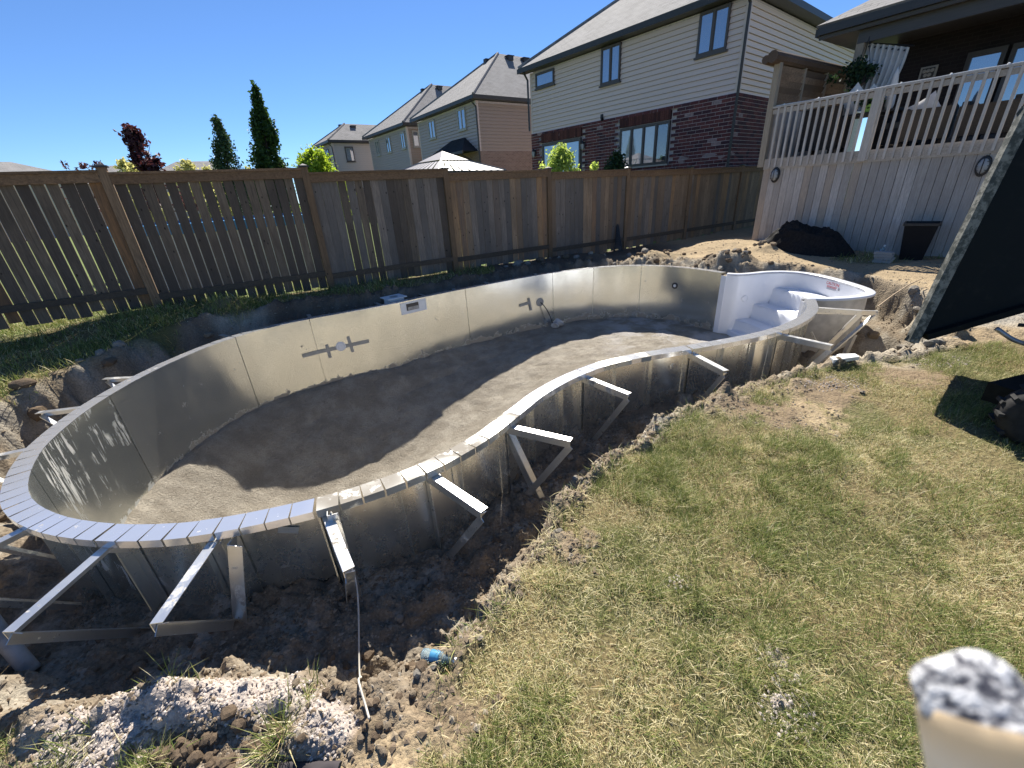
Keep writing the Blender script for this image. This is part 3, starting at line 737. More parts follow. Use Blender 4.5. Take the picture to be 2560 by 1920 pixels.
for (x, y), (x2, y2) in (((3.80, 7.26), (3.83, 7.20)), ((3.925, 5.37), (3.935, 5.43))):
    d = Vector((x2 - x, y2 - y, 0)).normalized()
    mb = MB(); mb.box((x + .0, y + .0, -H / 2 - .02), (.012, .10, H - .04), fr(Vector((d.y, -d.x, 0)), d)); mb.build('jamb_strip', M['acrylic'], stair)
for (x, y, zt) in ((4.35, 5.20, -.5), (4.62, 5.22, -.5), (4.9, 5.5, -.45)):
    MB().bar((x, y, zt), (x - .1, y - .02, -1.0), .05, .05).build('support_leg', M['acrylic_back'], stair)
MB().bar((4.0, 5.18, -.13), (4.62, 4.98, -.14), .03, .06).build('support_rail', M['brace'], stair)
MB().bar((4.60, 4.99, -.16), (3.86, 4.92, -.9), .045, .02).build('support_strut', M['brace'], stair)
MB().bar((3.98, 5.16, -.40), (4.22, 4.86, -.95), .04, .015).build('support_strut', M['brace'], stair)
# hydro disc and caution sticker
def on_st(i, a, z): return Vector((ST[i][0] - STO[i][0] * a, ST[i][1] - STO[i][1] * a, z))
ki = int(np.argmin(np.hypot(ST[:, 0] - 4.15, ST[:, 1] - 7.1))); on = Vector((-STO[ki][0], -STO[ki][1], 0))
Rk = Matrix((Vector((0, 0, 1)).cross(on), Vector((0, 0, 1)), on)).transposed()
MB().lathe([(.055, 0), (.055, .006), (.045, .009), (0.001, .009)], 24, on_st(ki, .001, -.42), Rk).build('fitting_disc', M['acrylic'], stair, True)

def text_mesh(body, size):
    cu = bpy.data.curves.new('txt', 'FONT'); cu.body = body; cu.size = size; cu.align_x = 'CENTER'; cu.extrude = .0006
    o = bpy.data.objects.new('txt', cu); col.objects.link(o)
    dg = bpy.context.evaluated_depsgraph_get(); me = bpy.data.meshes.new_from_object(o.evaluated_get(dg))
    bpy.data.objects.remove(o, do_unlink=True); return me
ks = int(np.argmin(np.hypot(ST[:, 0] - 5.0, ST[:, 1] - 6.28))); on = Vector((-STO[ks][0], -STO[ks][1], 0))
xr = Vector((0, 0, 1)).cross(on); Rs = Matrix((xr, Vector((0, 0, 1)), on)).transposed()
stk = empty('caution_sticker', on_st(ks, .006, -.12), 'small sticker with red CAUTION lettering inside the white stair basin', 'sticker')
so = on_st(ks, .008, -.10)
mb = MB(); mb.box(so - on * .003, (.27, .15, .002), Rs); mb.build('backing', M['acrylic'], stk)
tm = text_mesh('CAUTION', .062); tm.materials.clear(); tm.materials.append(M['red'])
link('lettering', tm, stk, Matrix.Translation(so + Vector((0, 0, .015)) - on * .0005) @ Rs.to_4x4())
for r_ in range(4):
    MB().box(so + Vector((0, 0, -.006 - .015 * r_)) - xr * (.01 * (r_ % 2)), (.22 - .02 * (r_ % 2), .006, .003), Rs).build('print_line', M['red'] if r_ < 2 else M['grey_print'], stk)
MB().box(so + xr * .15 + Vector((0, 0, -.02)), (.025, .035, .003), Rs).build('pictogram', M['grey_print'], stk)

# ------------------------------------------------------------------ fittings on the wall
def wall_frame(s, z, inset=.0):
    p = wpt(s); o = wout(s); i_ = -o; zz = Vector((0, 0, 1)); x = zz.cross(i_)
    return p + i_ * inset + Vector((0, 0, z)), Matrix((x, zz, i_)).transposed(), i_, x
# skimmer
p, R, i_, x_ = wall_frame(6.45, -.115, .0)
sk = empty('skimmer', p, 'white skimmer mouth and square lid in the far pool wall', 'skimmer')
Wd, Hd = .46, .185
mb = MB()
for (cx, cy, sx_, sy_) in ((0, Hd / 2 - .008, Wd, .016), (0, -Hd / 2 + .008, Wd, .016), (-Wd / 2 + .008, 0, .016, Hd - .032), (Wd / 2 - .008, 0, .016, Hd - .032)):
    mb.box(p + R @ Vector((cx, cy, .006)), (sx_, sy_, .010), R)
mb.build('faceplate', M['white'], sk)
def quadtube(o1, o2, z1, z2, shift=(0, 0)):
    V_ = []
    for (wx, wy), z, sh in ((o1, z1, (0, 0)), (o2, z2, shift)):
        for a, b_ in ((-1, -1), (1, -1), (1, 1), (-1, 1)): V_.append(p + R @ Vector((a * wx / 2 + sh[0], b_ * wy / 2 + sh[1], z)))
    return MB().add(V_, [(0, 1, 5, 4), (1, 2, 6, 5), (2, 3, 7, 6), (3, 0, 4, 7)])
quadtube((Wd - .03, Hd - .03), (.22, .11), .004, .002 + .0035, (-.02, .01)).build('throat', M['white'], sk)
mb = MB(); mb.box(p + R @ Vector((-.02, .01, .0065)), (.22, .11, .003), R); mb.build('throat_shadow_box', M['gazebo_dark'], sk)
mb = MB(); mb.box(p + R @ Vector((-.01, -.015, .009)), (.19, .05, .003), R); mb.build('weir_flap', M['pvc'], sk)
o = wout(6.6); t = wtan(6.6); pl = wpt(6.62) + o * .32
lid = sk
mb = MB(); mb.box(pl + Vector((0, 0, .032)), (.34, .30, .012), fr(t, o)); mb.build('lid', M['white'], lid)
mb = MB(); mb.box(pl + Vector((0, 0, -.18)), (.25, .23, .40), fr(t, o)); mb.build('well', M['white'], lid)
mb = MB(); mb.lathe([(.07, .036), (.07, .041), (.001, .041)], 18, pl); mb.build('moulded_ring', M['pvc'], lid)
# returns, tape
def strip(name, sa, za, sb, zb, wd, mat, parent, inset=.006, n=8):
    V_ = []; F_ = []
    L = math.hypot(sb - sa, zb - za); nx_, nz_ = -(zb - za) / L * wd / 2, (sb - sa) / L * wd / 2
    for k in range(n + 1):
        s = sa + (sb - sa) * k / n; z = za + (zb - za) * k / n
        for sg in (1, -1):
            q = wpt(s + sg * nx_) - wout(s) * inset; V_.append((q.x, q.y, z + sg * nz_))
    for k in range(n): F_.append((2 * k, 2 * k + 1, 2 * k + 3, 2 * k + 2))
    return link(name, mesh(name, V_, F_, mat), parent)
def fitting(name, s, z, r, label, cat, matr, inner=None):
    p, R, i_, x_ = wall_frame(s, z, .002)
    e = empty(name, p, label, cat)
    MB().lathe([(r, 0), (r, .008), (r * .82, .014), (r * .78, .012), (r * .5, .012)], 24, p, R).build('flange_ring', matr, e, False)
    MB().lathe([(r * .5, .013), (r * .45, .016), (.001, .016)], 20, p, R).build('centre', inner or matr, e)
    return e
fitting('return_fitting', 7.7, -.49, .072, 'round white return fitting crossed by grey tape on the far wall', 'fitting', M['white'])
tp = empty('tape_cross', wpt(7.75) + Vector((0, 0, -.6)), 'long strip of grey tape with two crosspieces on the far pool wall', 'tape')
strip('tape_strip', 8.25, -.505, 7.28, -.495, .055, M['tape'], tp, .010, 14)
strip('tape_strip', 7.89, -.42, 7.885, -.63, .045, M['tape'], tp, .012)
strip('tape_strip', 7.57, -.36, 7.55, -.615, .045, M['tape'], tp, .012)
tp2 = empty('tape_cross', wpt(4.1) + Vector((0, 0, -.6)), 'short T of grey tape beside the light niche on the far wall', 'tape')
strip('tape_strip', 4.32, -.51, 4.06, -.495, .055, M['tape'], tp2, .010)
strip('tape_strip', 4.10, -.40, 4.05, -.655, .05, M['tape'], tp2, .012)
nic = fitting('light_niche', 3.83, -.53, .085, 'round grey light niche with a black cable hanging out', 'light niche', M['tape'], M['pvc'])
p, R, i_, x_ = wall_frame(3.83, -.53, .02)
q1 = wpt(3.6) - wout(3.6) * .12 + Vector((0, 0, -1.03)); pts = []
for k in range(13):
    t_ = k / 12; q = p.lerp(q1, t_); q.z = -.53 - .5 * t_ ** 1.25 ; q += i_ * .06 * math.sin(math.pi * t_); pts.append(q)
MB().tube(pts, .009, 6).build('cable', M['black'], nic, True)
# bag at the cable end
def blob(name, c, r, mat, parent=None, seed=1, n=3, amp=.35, sq=(1, 1, 1), smooth=True):
    bm = bmesh.new(); bmesh.ops.create_icosphere(bm, subdivisions=n, radius=1)
    rr = random.Random(seed); ph = [Vector((rr.uniform(-4, 4), rr.uniform(-4, 4), rr.uniform(-4, 4))) for _ in range(5)]
    for v in bm.verts:
        d = 1 + amp * sum(math.sin(v.co.dot(q) * 1.3 + q.x) for q in ph) / 3
        v.co = Vector((v.co.x * sq[0], v.co.y * sq[1], v.co.z * sq[2])) * r * d + Vector(c)
    me = bpy.data.meshes.new(name); bm.to_mesh(me); bm.free(); me.materials.append(mat)
    me.polygons.foreach_set('use_smooth', [smooth] * len(me.polygons))
    return link(name, me, parent)
q1 = wpt(3.52) - wout(3.52) * .14
tag(blob('plastic_bag', (q1.x, q1.y, -1.0), .085, M['bag'], None, 4, 3, .6, (1, 1, .8), False), 'crumpled clear plastic bag on the pool floor below the light niche', 'plastic bag')
fitting('eyeball_fitting', .96, -.352, .06, 'small black eyeball return fitting on the wall near the stairs', 'fitting', M['black'], M['white'])
stw = empty('wall_sticker', wpt(14.1) + wout(14.1) * .01 + Vector((0, 0, -.2)), 'small tilted grey label stuck on the outside of the near wall', 'sticker')
p = wpt(14.12); o = wout(14.12); t = wtan(14.12); R = Matrix((t, Vector((0, 0, 1)), o)).transposed() @ Matrix.Rotation(-.35, 3, 'Z')
MB().box(p + o * .012 + Vector((0, 0, -.16)), (.105, .045, .002), R).build('paper', M['tape'], stw)
for k in (-.008, .006): MB().box(p + o * .0135 + Vector((0, 0, -.16)) + (R @ Vector((0, k, 0))), (.08, .003, .001), R).build('print_line', M['grey_print'], stw)

# ------------------------------------------------------------------ fence
fence = empty('wooden_fence', (FP0.x, FP0.y, .2), 'tall weathered board fence with square posts along the far side', 'fence')
FSP = 2.5
fbase = {-2: .2, -1: .2, 0: .2, 1: .09, 2: .03, 3: 0, 4: -.09, 5: -.1, 6: -.1, 7: -.1, 8: -.1}
ftop = {-2: 2.18, -1: 2.16, 0: 2.15, 1: 2.10, 2: 2.01, 3: 1.95, 4: 1.90, 5: 1.87, 6: 1.87, 7: 1.87, 8: 1.87}
FR = fr(FDIR, FN)
def fpt(k): return FP0 + FDIR * FSP * k
for k in range(-2, 9):
    p = fpt(k); zt = ftop[k] - .05; zb = fbase[k] - .15
    po = boxobj('post', fence, p + Vector((0, 0, (zt + zb) / 2)), (.105, .105, zt - zb), M['fence_post'], FR)
    mb = MB(); pz = p + Vector((0, 0, zt))
    mb.box(pz + Vector((0, 0, .012)), (.15, .15, .024), FR)
    mb.add([pz + FR @ Vector((a * .06, b_ * .06, .024)) for a, b_ in ((-1, -1), (1, -1), (1, 1), (-1, 1))] + [pz + Vector((0, 0, .055))], [(0, 1, 4), (1, 2, 4), (2, 3, 4), (3, 0, 4)])
    cp = MB(); cp.v, cp.f = mb.v, mb.f
    cpo = link('post_cap', mesh('post_cap', cp.v, cp.f, M['cap']), po)
for k in range(-2, 8):
    a = fpt(k) + FDIR * .055; e = fpt(k + 1) - FDIR * .055; L = (e - a).length
    zt = (ftop[k] + ftop[k + 1]) / 2 - .10; zb = min(fbase[k], fbase[k + 1])
    c = (a + e) / 2
    boxobj('cap_rail', fence, c + FN * -.005 + Vector((0, 0, zt)), (L, .13, .032), M['fence_rail'], FR)
    boxobj('top_rail', fence, c + FN * -.035 + Vector((0, 0, zt - .075)), (L, .036, .115), M['fence_rail'], FR)
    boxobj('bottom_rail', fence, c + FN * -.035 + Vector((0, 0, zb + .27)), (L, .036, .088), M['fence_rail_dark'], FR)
    nb = 17; pitch = L / nb
    for i in range(nb):
        gap = random.choice((.003, .005, .008, .011, .014)) if k < 4 else random.choice((.0005, .001, .002, .006))
        if k < 1: gap += .006
        x = (i + .5) * pitch; wd = pitch - gap
        tilt = random.gauss(0, .0022)
        R_ = FR @ Matrix.Rotation(tilt, 3, 'Y')
        zlo = zb + random.uniform(.01, .05) + (.05 if random.random() < .1 else 0); zhi = zt - .02
        boxobj('board', fence, a + FDIR * x + FN * (.0 + random.uniform(-.003, .003)) + Vector((0, 0, (zlo + zhi) / 2)), (wd, .02, zhi - zlo), M[('fence_warm' if random.random() < .25 + .2 * (k - 2) else 'fence_grey') if k >= 2 else ('fence_grey' if k == 1 and random.random() < .6 else 'fence')], R_)
p = fpt(4) + FDIR * -.35 - FN * .12
rb = empty('stake_bundle', (p.x, p.y, gz(p.x, p.y)), 'bundle of dark thin stakes leaning on the fence', 'stakes')
for k in range(7):
    MB().tube([(p.x + .03 * k - .1, p.y - .1 - .02 * k, gz(p.x, p.y) - .02), (p.x + .012 * k - .04, p.y + .06, gz(p.x, p.y) + random.uniform(.5, .75))], .011, 5).build('stake', M['black'], rb)

# ------------------------------------------------------------------ houses
def house(name, label, C, L, eave, zbrick, depth, sidF, sidS, brick, a_back, rise, lap=.105, base=0., oh=.38, vents=2, brick_geo=False, shing='shingle'):
    C = Vector((C[0], C[1], 0)); L = Vector((L[0], L[1], 0)); du = (L - C); W = du.length; du.normalize()
    dv = Vector((du.y, -du.x, 0))
    h = empty(name, C + Vector((0, 0, base)), label, 'house')
    Rf = fr(du, dv); Rs = fr(dv, du)
    def P_(a, b_, z): return C + du * a + dv * b_ + Vector((0, 0, z))
    mb = MB(); mb.box(P_(W / 2, depth / 2, (eave + base) / 2), (W - .04, depth - .04, eave - base), Rf); mb.build('wall_core', M['mortar'], h)
    # siding boards, front and side
    n = int((eave - zbrick) / lap)
    lapm = MB().add([(-.5, 0, 0), (.5, 0, 0), (.5, 0, 1), (-.5, 0, 1), (-.5, -1, 0), (.5, -1, 0), (.5, -.12, 1), (-.5, -.12, 1)], [(0, 1, 2, 3), (4, 7, 6, 5), (0, 4, 5, 1), (3, 2, 6, 7), (0, 3, 7, 4), (1, 5, 6, 2)])
    mF = mesh('siding_board', lapm.v, lapm.f, M[sidF]); mS = mesh('siding_board', lapm.v, lapm.f, M[sidS])
    for i in range(n):
        z = zbrick + i * lap; hh = min(lap - .012, eave - z)
        Mx = Matrix((du, dv, Vector((0, 0, 1)))).transposed()
        link('siding_board', mF, h, Matrix.Translation(P_(W / 2, .004, z)) @ Mx.to_4x4() @ Matrix.Diagonal((W - .1, .04, hh, 1)))
        Ms = Matrix((dv, du, Vector((0, 0, 1)))).transposed()
        link('siding_board', mS, h, Matrix.Translation(P_(.004, depth / 2, z)) @ Ms.to_4x4() @ Matrix.Diagonal((depth - .1, .04, hh, 1)))
    for a, b_ in ((0, 0), (W, 0)):
        mb = MB(); mb.box(P_(a - (.03 if a else -.03), .0, (zbrick + eave) / 2), (.10, .06, eave - zbrick - .01), Rf)
        if a == 0: mb.box(P_(-.005, .075, (zbrick + eave) / 2), (.06, .085, eave - zbrick - .012), Rf)
        mb.build('corner_trim', M['trim'], h)
    if not brick_geo:
        for nm, c, sz, R_ in (('brick_wall', P_(W / 2, -.01, (zbrick + base) / 2), (W + .04, .06, zbrick - base), Rf), ('brick_wall', P_(-.012, depth / 2 + .03, (zbrick + base) / 2), (depth, .055, zbrick - base), Rs)):
            # built upright so that the brick pattern lies on the face
            m3 = MB(); sx_, sy_, sz_ = sz; m3.box((0, 0, 0), (sx_, sz_, sy_)); Q = R_.to_4x4() @ Matrix.Rotation(math.pi / 2, 4, 'X')
            link(nm, mesh(nm, m3.v, m3.f, M[brick]), h, Matrix.Translation(c) @ Q)
    # roof: hip end to the front, ridge running back
    e0 = eave + .16
    E = [P_(-oh, -oh, e0), P_(W + oh, -oh, e0), P_(W + oh, depth + oh, e0), P_(-oh, depth + oh, e0)]
    r1 = P_(W / 2, a_back, eave + rise); r2 = P_(W / 2, max(depth - a_back, a_back + .1), eave + rise)
    roof = empty('roof', P_(W / 2, depth / 2, eave)); roof.parent = h; roof.matrix_parent_inverse = Matrix.Translation(-h.location); _wm[roof.name] = Matrix.Translation(roof.location)
    for nm, poly in (('roof_slope', [E[0], r1, E[1]]), ('roof_slope', [E[3], r2, r1, E[0]]), ('roof_slope', [E[1], r1, r2, E[2]]), ('roof_slope', [E[2], r2, E[3]])):
        ax = (poly[-1] - poly[0]).normalized(); nn = (poly[1] - poly[0]).cross(poly[-1] - poly[0]).normalized()
        if nn.z < 0: nn = -nn
        ay = nn.cross(ax)
        Mr = Matrix((ax, ay, nn)).transposed().to_4x4(); Mr.translation = poly[0]
        loc = [Mr.inverted() @ q for q in poly]
        m3 = MB(); m3.prism([(q.x, q.y, 0) for q in loc], (0, 0, .05)); link(nm, mesh(nm, m3.v, m3.f, M[shing]), roof, Mr)
    for q in ((E[0], r1), (E[1], r1)):
        MB().tube([q[0] + Vector((0, 0, .06)), q[1] + Vector((0, 0, .06))], .075, 6).build('hip_cap', M[shing], roof)
    f = MB(); f.box(P_(W / 2, -oh - .02, e0 - .06), (W + 2 * oh + .1, .05, .17), Rf); f.build('gutter', M['fascia'], h)
    f = MB(); f.box(P_(-oh - .02, depth / 2, e0 - .06), (depth + 2 * oh + .1, .05, .17), Rs); f.build('gutter', M['fascia'], h)
    f = MB(); f.box(P_(W / 2, -oh / 2, eave + .035), (W + 2 * oh, oh, .03), Rf); f.build('soffit', M['soffit'], h)
    f = MB(); f.box(P_(-oh / 2, depth / 2, eave + .038), (depth, oh, .03), Rs); f.build('soffit', M['soffit'], h)
    for i in range(vents):
        t_ = .12 + .3 * i
        q = r1.lerp(r2, t_) + du * -.55 + Vector((0, 0, -.30)); v_ = MB(); v_.box(q, (.32, .4, .22), Rf); v_.box(q + Vector((0, 0, .13)), (.42, .5, .04), Rf); v_.build('roof_vent', M['fascia'], roof)
    q = r1.lerp(E[1], .12) + Vector((0, 0, .1)); v_ = MB(); v_.box(q, (.3, .3, .2), Rf); v_.build('roof_vent', M['fascia'], roof)
    return dict(h=h, P=P_, Rf=Rf, Rs=Rs, du=du, dv=dv, W=W, depth=depth)
def window(H_, wall, a0, a1, z0, z1, panes=2, frame='frame', glass='glass', curtain=False, fw=.06, proud=.055, horizontal=False):
    h = H_['h']; P_ = H_['P']
    R_ = H_['Rf'] if wall == 'F' else H_['Rs']
    def Q(a, o, z): return P_(a, -o, z) if wall == 'F' else P_(-o, a, z)
    c = (a0 + a1) / 2; zc = (z0 + z1) / 2; w_ = a1 - a0; hh = z1 - z0
    wn = empty('window', Q(c, proud, z0)); wn.parent = h; wn.matrix_parent_inverse = Matrix.Translation(-h.location); _wm[wn.name] = Matrix.Translation(wn.location)
    mb = MB()
    mb.box(Q(c, proud / 2 + .02, z1 - fw / 2), (w_, proud + .03, fw), R_); mb.box(Q(c, proud / 2 + .02, z0 + fw / 2), (w_, proud + .03, fw), R_)
    for a in (a0 + fw / 2, a1 - fw / 2): mb.box(Q(a, proud / 2 + .02, zc), (fw, proud + .03, hh - 2 * fw), R_)
    for k in range(1, panes): mb.box(Q(a0 + w_ * k / panes, proud / 2 + .018, zc), (fw * 1.1, proud + .03, hh - 2 * fw), R_)
    mb.build('frame', M[frame], wn)
    mb = MB(); mb.box(Q(c, .03, zc), (w_ - .02, .01, hh - .02), R_); mb.build('interior', M['gazebo_dark'], wn)
    for k in range(panes):
        ca = a0 + w_ * (k + .5) / panes; pw = w_ / panes - fw * 1.05
        sash = MB()
        for dx, dz, sx_, sz_ in ((0, hh / 2 - fw - .012, pw, .028), (0, -hh / 2 + fw + .012, pw, .028), (pw / 2 - .014, 0, .028, hh - 2 * fw - .052), (-pw / 2 + .014, 0, .028, hh - 2 * fw - .052)):
            sash.box(Q(ca + dx, proud + .006, zc + dz), (sx_, .02, sz_), R_)
        sash.build('sash', M[frame], wn)
        g = MB(); g.box(Q(ca, proud - .003, zc), (pw - .02, .006, hh - 2 * fw - .02), R_); g.build('pane', M[glass], wn)
        if curtain and k in (1, 2, 3):
            V_ = []; F_ = []; n = 24
            for i in range(n + 1):
                a = ca - pw / 2 + pw * i / n; o_ = .042 + .006 * math.sin(i * 1.9 + k)
                V_ += [Q(a, o_, z0 + fw), Q(a, o_, z1 - fw - .03)]
            for i in range(n): F_.append((2 * i, 2 * i + 2, 2 * i + 3, 2 * i + 1))
            link('curtain', mesh('curtain', V_, F_, M['curtain']), wn)
    sl = MB(); sl.box(Q(c, proud / 2 + .03, z0 - .03), (w_ + .1, proud + .05, .05), R_); sl.build('sill', M['frame_pale'] if glass == 'clear' else M[frame], wn)
    return wn
def downspout(H_, pts):
    MB().tube([H_['P'](a, -o, z) for a, o, z in pts], .045, 6).build('downspout', M['fascia'], H_['h'])
H1 = house('brick_house', 'big grey-sided house with dark red brick ground floor behind the fence', (7.506, 15.253), (1.683, 22.537), 6.2, 3.82, 13.5, 'siding_grey', 'siding_bounce', 'brick', 4.65, 3.5, lap=.155, base=-.1, vents=0, brick_geo=True)
window(H1, 'F', 7.82, 8.94, 5.55, 6.10, 1); window(H1, 'F', 4.42, 5.31, 5.0, 6.17, 2); window(H1, 'F', .51, 1.46, 5.05, 6.17, 2)
window(H1, 'F', 2.17, 4.28, 2.1, 3.44, 4, glass='clear', curtain=True)
window(H1, 'F', 6.28, 8.62, 1.0, 3.40, 2, glass='glass', fw=.1)
downspout(H1, [(-.06, .42, 6.22), (-.06, .1, 6.0), (-.06, .08, 4), (-.06, .08, 0)])
downspout(H1, [(9.4, .35, 6.22), (9.4, .12, 5.95), (9.42, .08, 4)])
# bricks: the 300 that show largest one by one, the rest joined
bl, bh, bd = .29, .092, .09
cand = []
def put_bricks(wall):
    Wd = H1['W'] if wall == 'F' else 8.0
    r = 0; z = 2.0 - .35
    while z < 3.80:
        off = .152 if r % 2 else 0.
        a = -.02 - off
        while a < Wd - .05:
            a1 = min(a + bl, Wd); a0 = max(a, -.02); ok = a1 - a0 > .06; zc = z + bh / 2
            if wall == 'F':
                if a1 > 2.17 - .02 and a0 < 4.28 + .02 and zc > 2.02 and zc < 3.79: ok = False
                if a1 > 6.28 - .02 and a0 < 8.62 + .02 and zc < 3.79: ok = False
            if ok: cand.append((wall, (a0 + a1) / 2, zc, a1 - a0))
            a += bl + .014
        z += bh + .014; r += 1
put_bricks('F'); put_bricks('S')
bu = MB().box((0, 0, 0), (1, 1, 1)); bme = mesh('brick', bu.v, bu.f, M['brick'])
def brick_m(wall, a, z, w_):
    dp = random.uniform(-.004, .004)
    if wall == 'F': return H1['P'](a, -.02 + dp, z), H1['Rf'], (w_, bd, bh)
    return H1['P'](-.02 + dp, a + .05, z), H1['Rs'], (w_, bd, bh)
cand.sort(key=lambda q: (brick_m(*q)[0] - CAMPOS).length if q[2] > 2.35 else 99)
# only what rises above the fence line shows
rest = MB(); bed = MB()
for i, q in enumerate(cand):
    c, R_, sz = brick_m(*q)
    inw = (H1['dv'] if q[0] == 'F' else H1['du']) * .0095
    bed.box(c + inw, (sz[0] + .0165, sz[1] - .001 * (i % 3), sz[2] + .0165), R_)
    if i < 300: link('brick', bme, H1['h'], Matrix.Translation(c) @ R_.to_4x4() @ Matrix.Diagonal((*sz, 1)))
    else: rest.box(c, sz, R_)
bN = NB('dark_red_brick_joined'); p = bN.pos(); ob = bN.vor(bN.vmul(p, (3.3, 3.3, 9.4)), 1., 'Color'); s0, s1, s2 = bN.sep(ob)[0:3]
c = bN.mix(s0, (.11, .04, .042), (.165, .06, .058)); c = bN.mix(bN.ramp(s1, .6, .9, 0, .8), c, (.035, .022, .03)); c = bN.mix(bN.ramp(s2, .955, .965, 0, .6), c, (.42, .33, .31))
M['brick_j'] = bN.fin(c, .9, 0, .2)
tag(rest.build('brickwork', M['brick_j'], H1['h']), kind='stuff')
tag(bed.build('mortar_bed', M['mortar'], H1['h']), kind='stuff')
for a0, a1, z0, z1 in ((2.17, 4.33, 3.47, 3.775), (6.26, 8.68, 3.43, 3.775)):
    n = int((a1 - a0) / .082)
    for i in range(n):
        a = a0 + (a1 - a0) * (i + .5) / n
        link('soldier_brick', mesh('soldier_brick', bu.v, bu.f, M['brick_soldier']) if i == 0 else sbm, H1['h'], Matrix.Translation(H1['P'](a, -.025 + random.uniform(-.003, .003), (z0 + z1) / 2)) @ H1['Rf'].to_4x4() @ Matrix.Diagonal(((a1 - a0) / n - .011, .09, z1 - z0 - .01, 1)))
        if i == 0: sbm = bpy.data.objects[-1].data if False else [o for o in H1['h'].children if o.name.startswith('soldier_brick')][-1].data
for a, z in ((6.08, 3.05), (9.1, 3.05)):
    q = H1['P'](a, -.17, z); lm_ = empty('wall_lantern', q, 'black glass wall lantern on red brick ' + ('right' if a < 7 else 'left') + ' of the patio door', 'wall lamp')
    MB().lathe([(.05, -.13), (.075, -.10), (.085, .08), (.05, .1), (.02, .16)], 8, q).build('lantern_glass', M['lamp_glass'], lm_)
    mb = MB(); mb.lathe([(.09, .08), (.05, .13), (.02, .2), (.005, .22)], 8, q); mb.box(q + H1['dv'] * .09 + Vector((0, 0, .12)), (.03, .16, .03), H1['Rf']); mb.box(q + H1['dv'] * .1 + Vector((0, 0, .05)), (.1, .03, .22), H1['Rf'])
    for k in range(4): mb.box(q + H1['Rf'] @ Vector((.075 * math.cos(k * 1.57), .075 * math.sin(k * 1.57), -.01)), (.012, .012, .2), H1['Rf'])
    mb.build('lantern_cage', M['black_metal'], lm_)
q = H1['P'](5.21, -.05, 3.98); fl = empty('wall_floodlight', q, 'small black floodlight on the grey siding above the brick', 'floodlight')
mb = MB(); mb.box(q, (.1, .06, .16), H1['Rf']); mb.build('bracket', M['black_metal'], fl); MB().lathe([(.04, 0), (.06, .1)], 10, q + Vector((0, 0, -.05)), Matrix.Rotation(2.2, 3, 'X')).build('lamp_head', M['black_metal'], fl)

H2 = house('sided_house', 'slate-sided two-storey house with brown side wall and small black porch roof', (-1.03, 27.58), (-5.37, 33.88), 6.2, 3.72, 13, 'siding_slate', 'siding_brown', 'brick_far', 4.4, 3.35, lap=.17, vents=2)
window(H2, 'F', 5.1, 6.0, 4.98, 6.02, 2, 'frame_pale'); window(H2, 'F', 1.15, 2.05, 4.98, 6.05, 2, 'frame_pale')
downspout(H2, [(-.05, .4, 6.2), (-.12, .1, 5.9), (-.12, .08, 0)])
P2 = H2['P']; bay = [P2(.1, -1.1, 3.75), P2(4.6, -1.1, 3.75), P2(4.6, .0, 3.75), P2(.1, 0, 3.75)]; bt = [P2(1.5, -.02, 4.6), P2(3.1, -.02, 4.6)]
mb = MB(); mb.add(bay + bt, [(0, 1, 5, 4), (1, 2, 5), (3, 0, 4), (0, 3, 2, 1)]); mb.build('porch_roof', M['shingle_dark'], H2['h'])
mb = MB(); mb.box(P2(2.35, -1.1, 3.70), (4.6, .06, .14), H2['Rf']); mb.build('porch_gutter', M['fascia'], H2['h'])
MB().tube([P2(.5, -1.05, 3.65), P2(.4, -.4, 3.3), P2(.35, -.08, 3.1), P2(.35, -.08, 0)], .05, 6).build('downspout', M['fascia'], H2['h'])
H3 = house('sided_house', 'grey-sided house with three upper windows beyond the slate-sided house', (-6.49, 35.31), (-10.89, 41.29), 6.2, 3.2, 12, 'siding_slate', 'siding_brown', 'brick_far', 4.6, 3.5, lap=.16, vents=1)
for a0, a1 in ((5.3, 6.1), (3.0, 3.85), (.35, 1.1)): window(H3, 'F', a0, a1, 4.85, 5.92, 2, 'frame_pale')
window(H3, 'S', .4, 1.35, 4.9, 5.95, 2, 'frame_pale')
H4 = house('sided_house', 'farthest pale-sided house with a dark-framed window in its side wall', (-14.3, 41.93), (-16.91, 45.46), 6.2, 2.6, 9, 'siding_slate', 'siding_pale', 'brick_far', 2.2, 1.75, lap=.18, vents=1)
window(H4, 'S', 1.0, 1.75, 4.75, 5.93, 1, 'frame'); window(H4, 'F', 1.2, 2.2, 5.0, 5.9, 2, 'frame')
downspout(H4, [(-.05, .4, 6.2), (-.1, .1, 5.9), (-.1, .08, 2)])
cb = Vector((-13.5, 52, 0)); H5 = house('sided_house', 'house of which only the grey hip roof shows between its neighbours', (-10.2, 45.6), (-14.9, 52.0), 6.3, 3.5, 10, 'siding_slate', 'siding_pale', 'brick_far', 4.2, 3.0, lap=.2, vents=2)

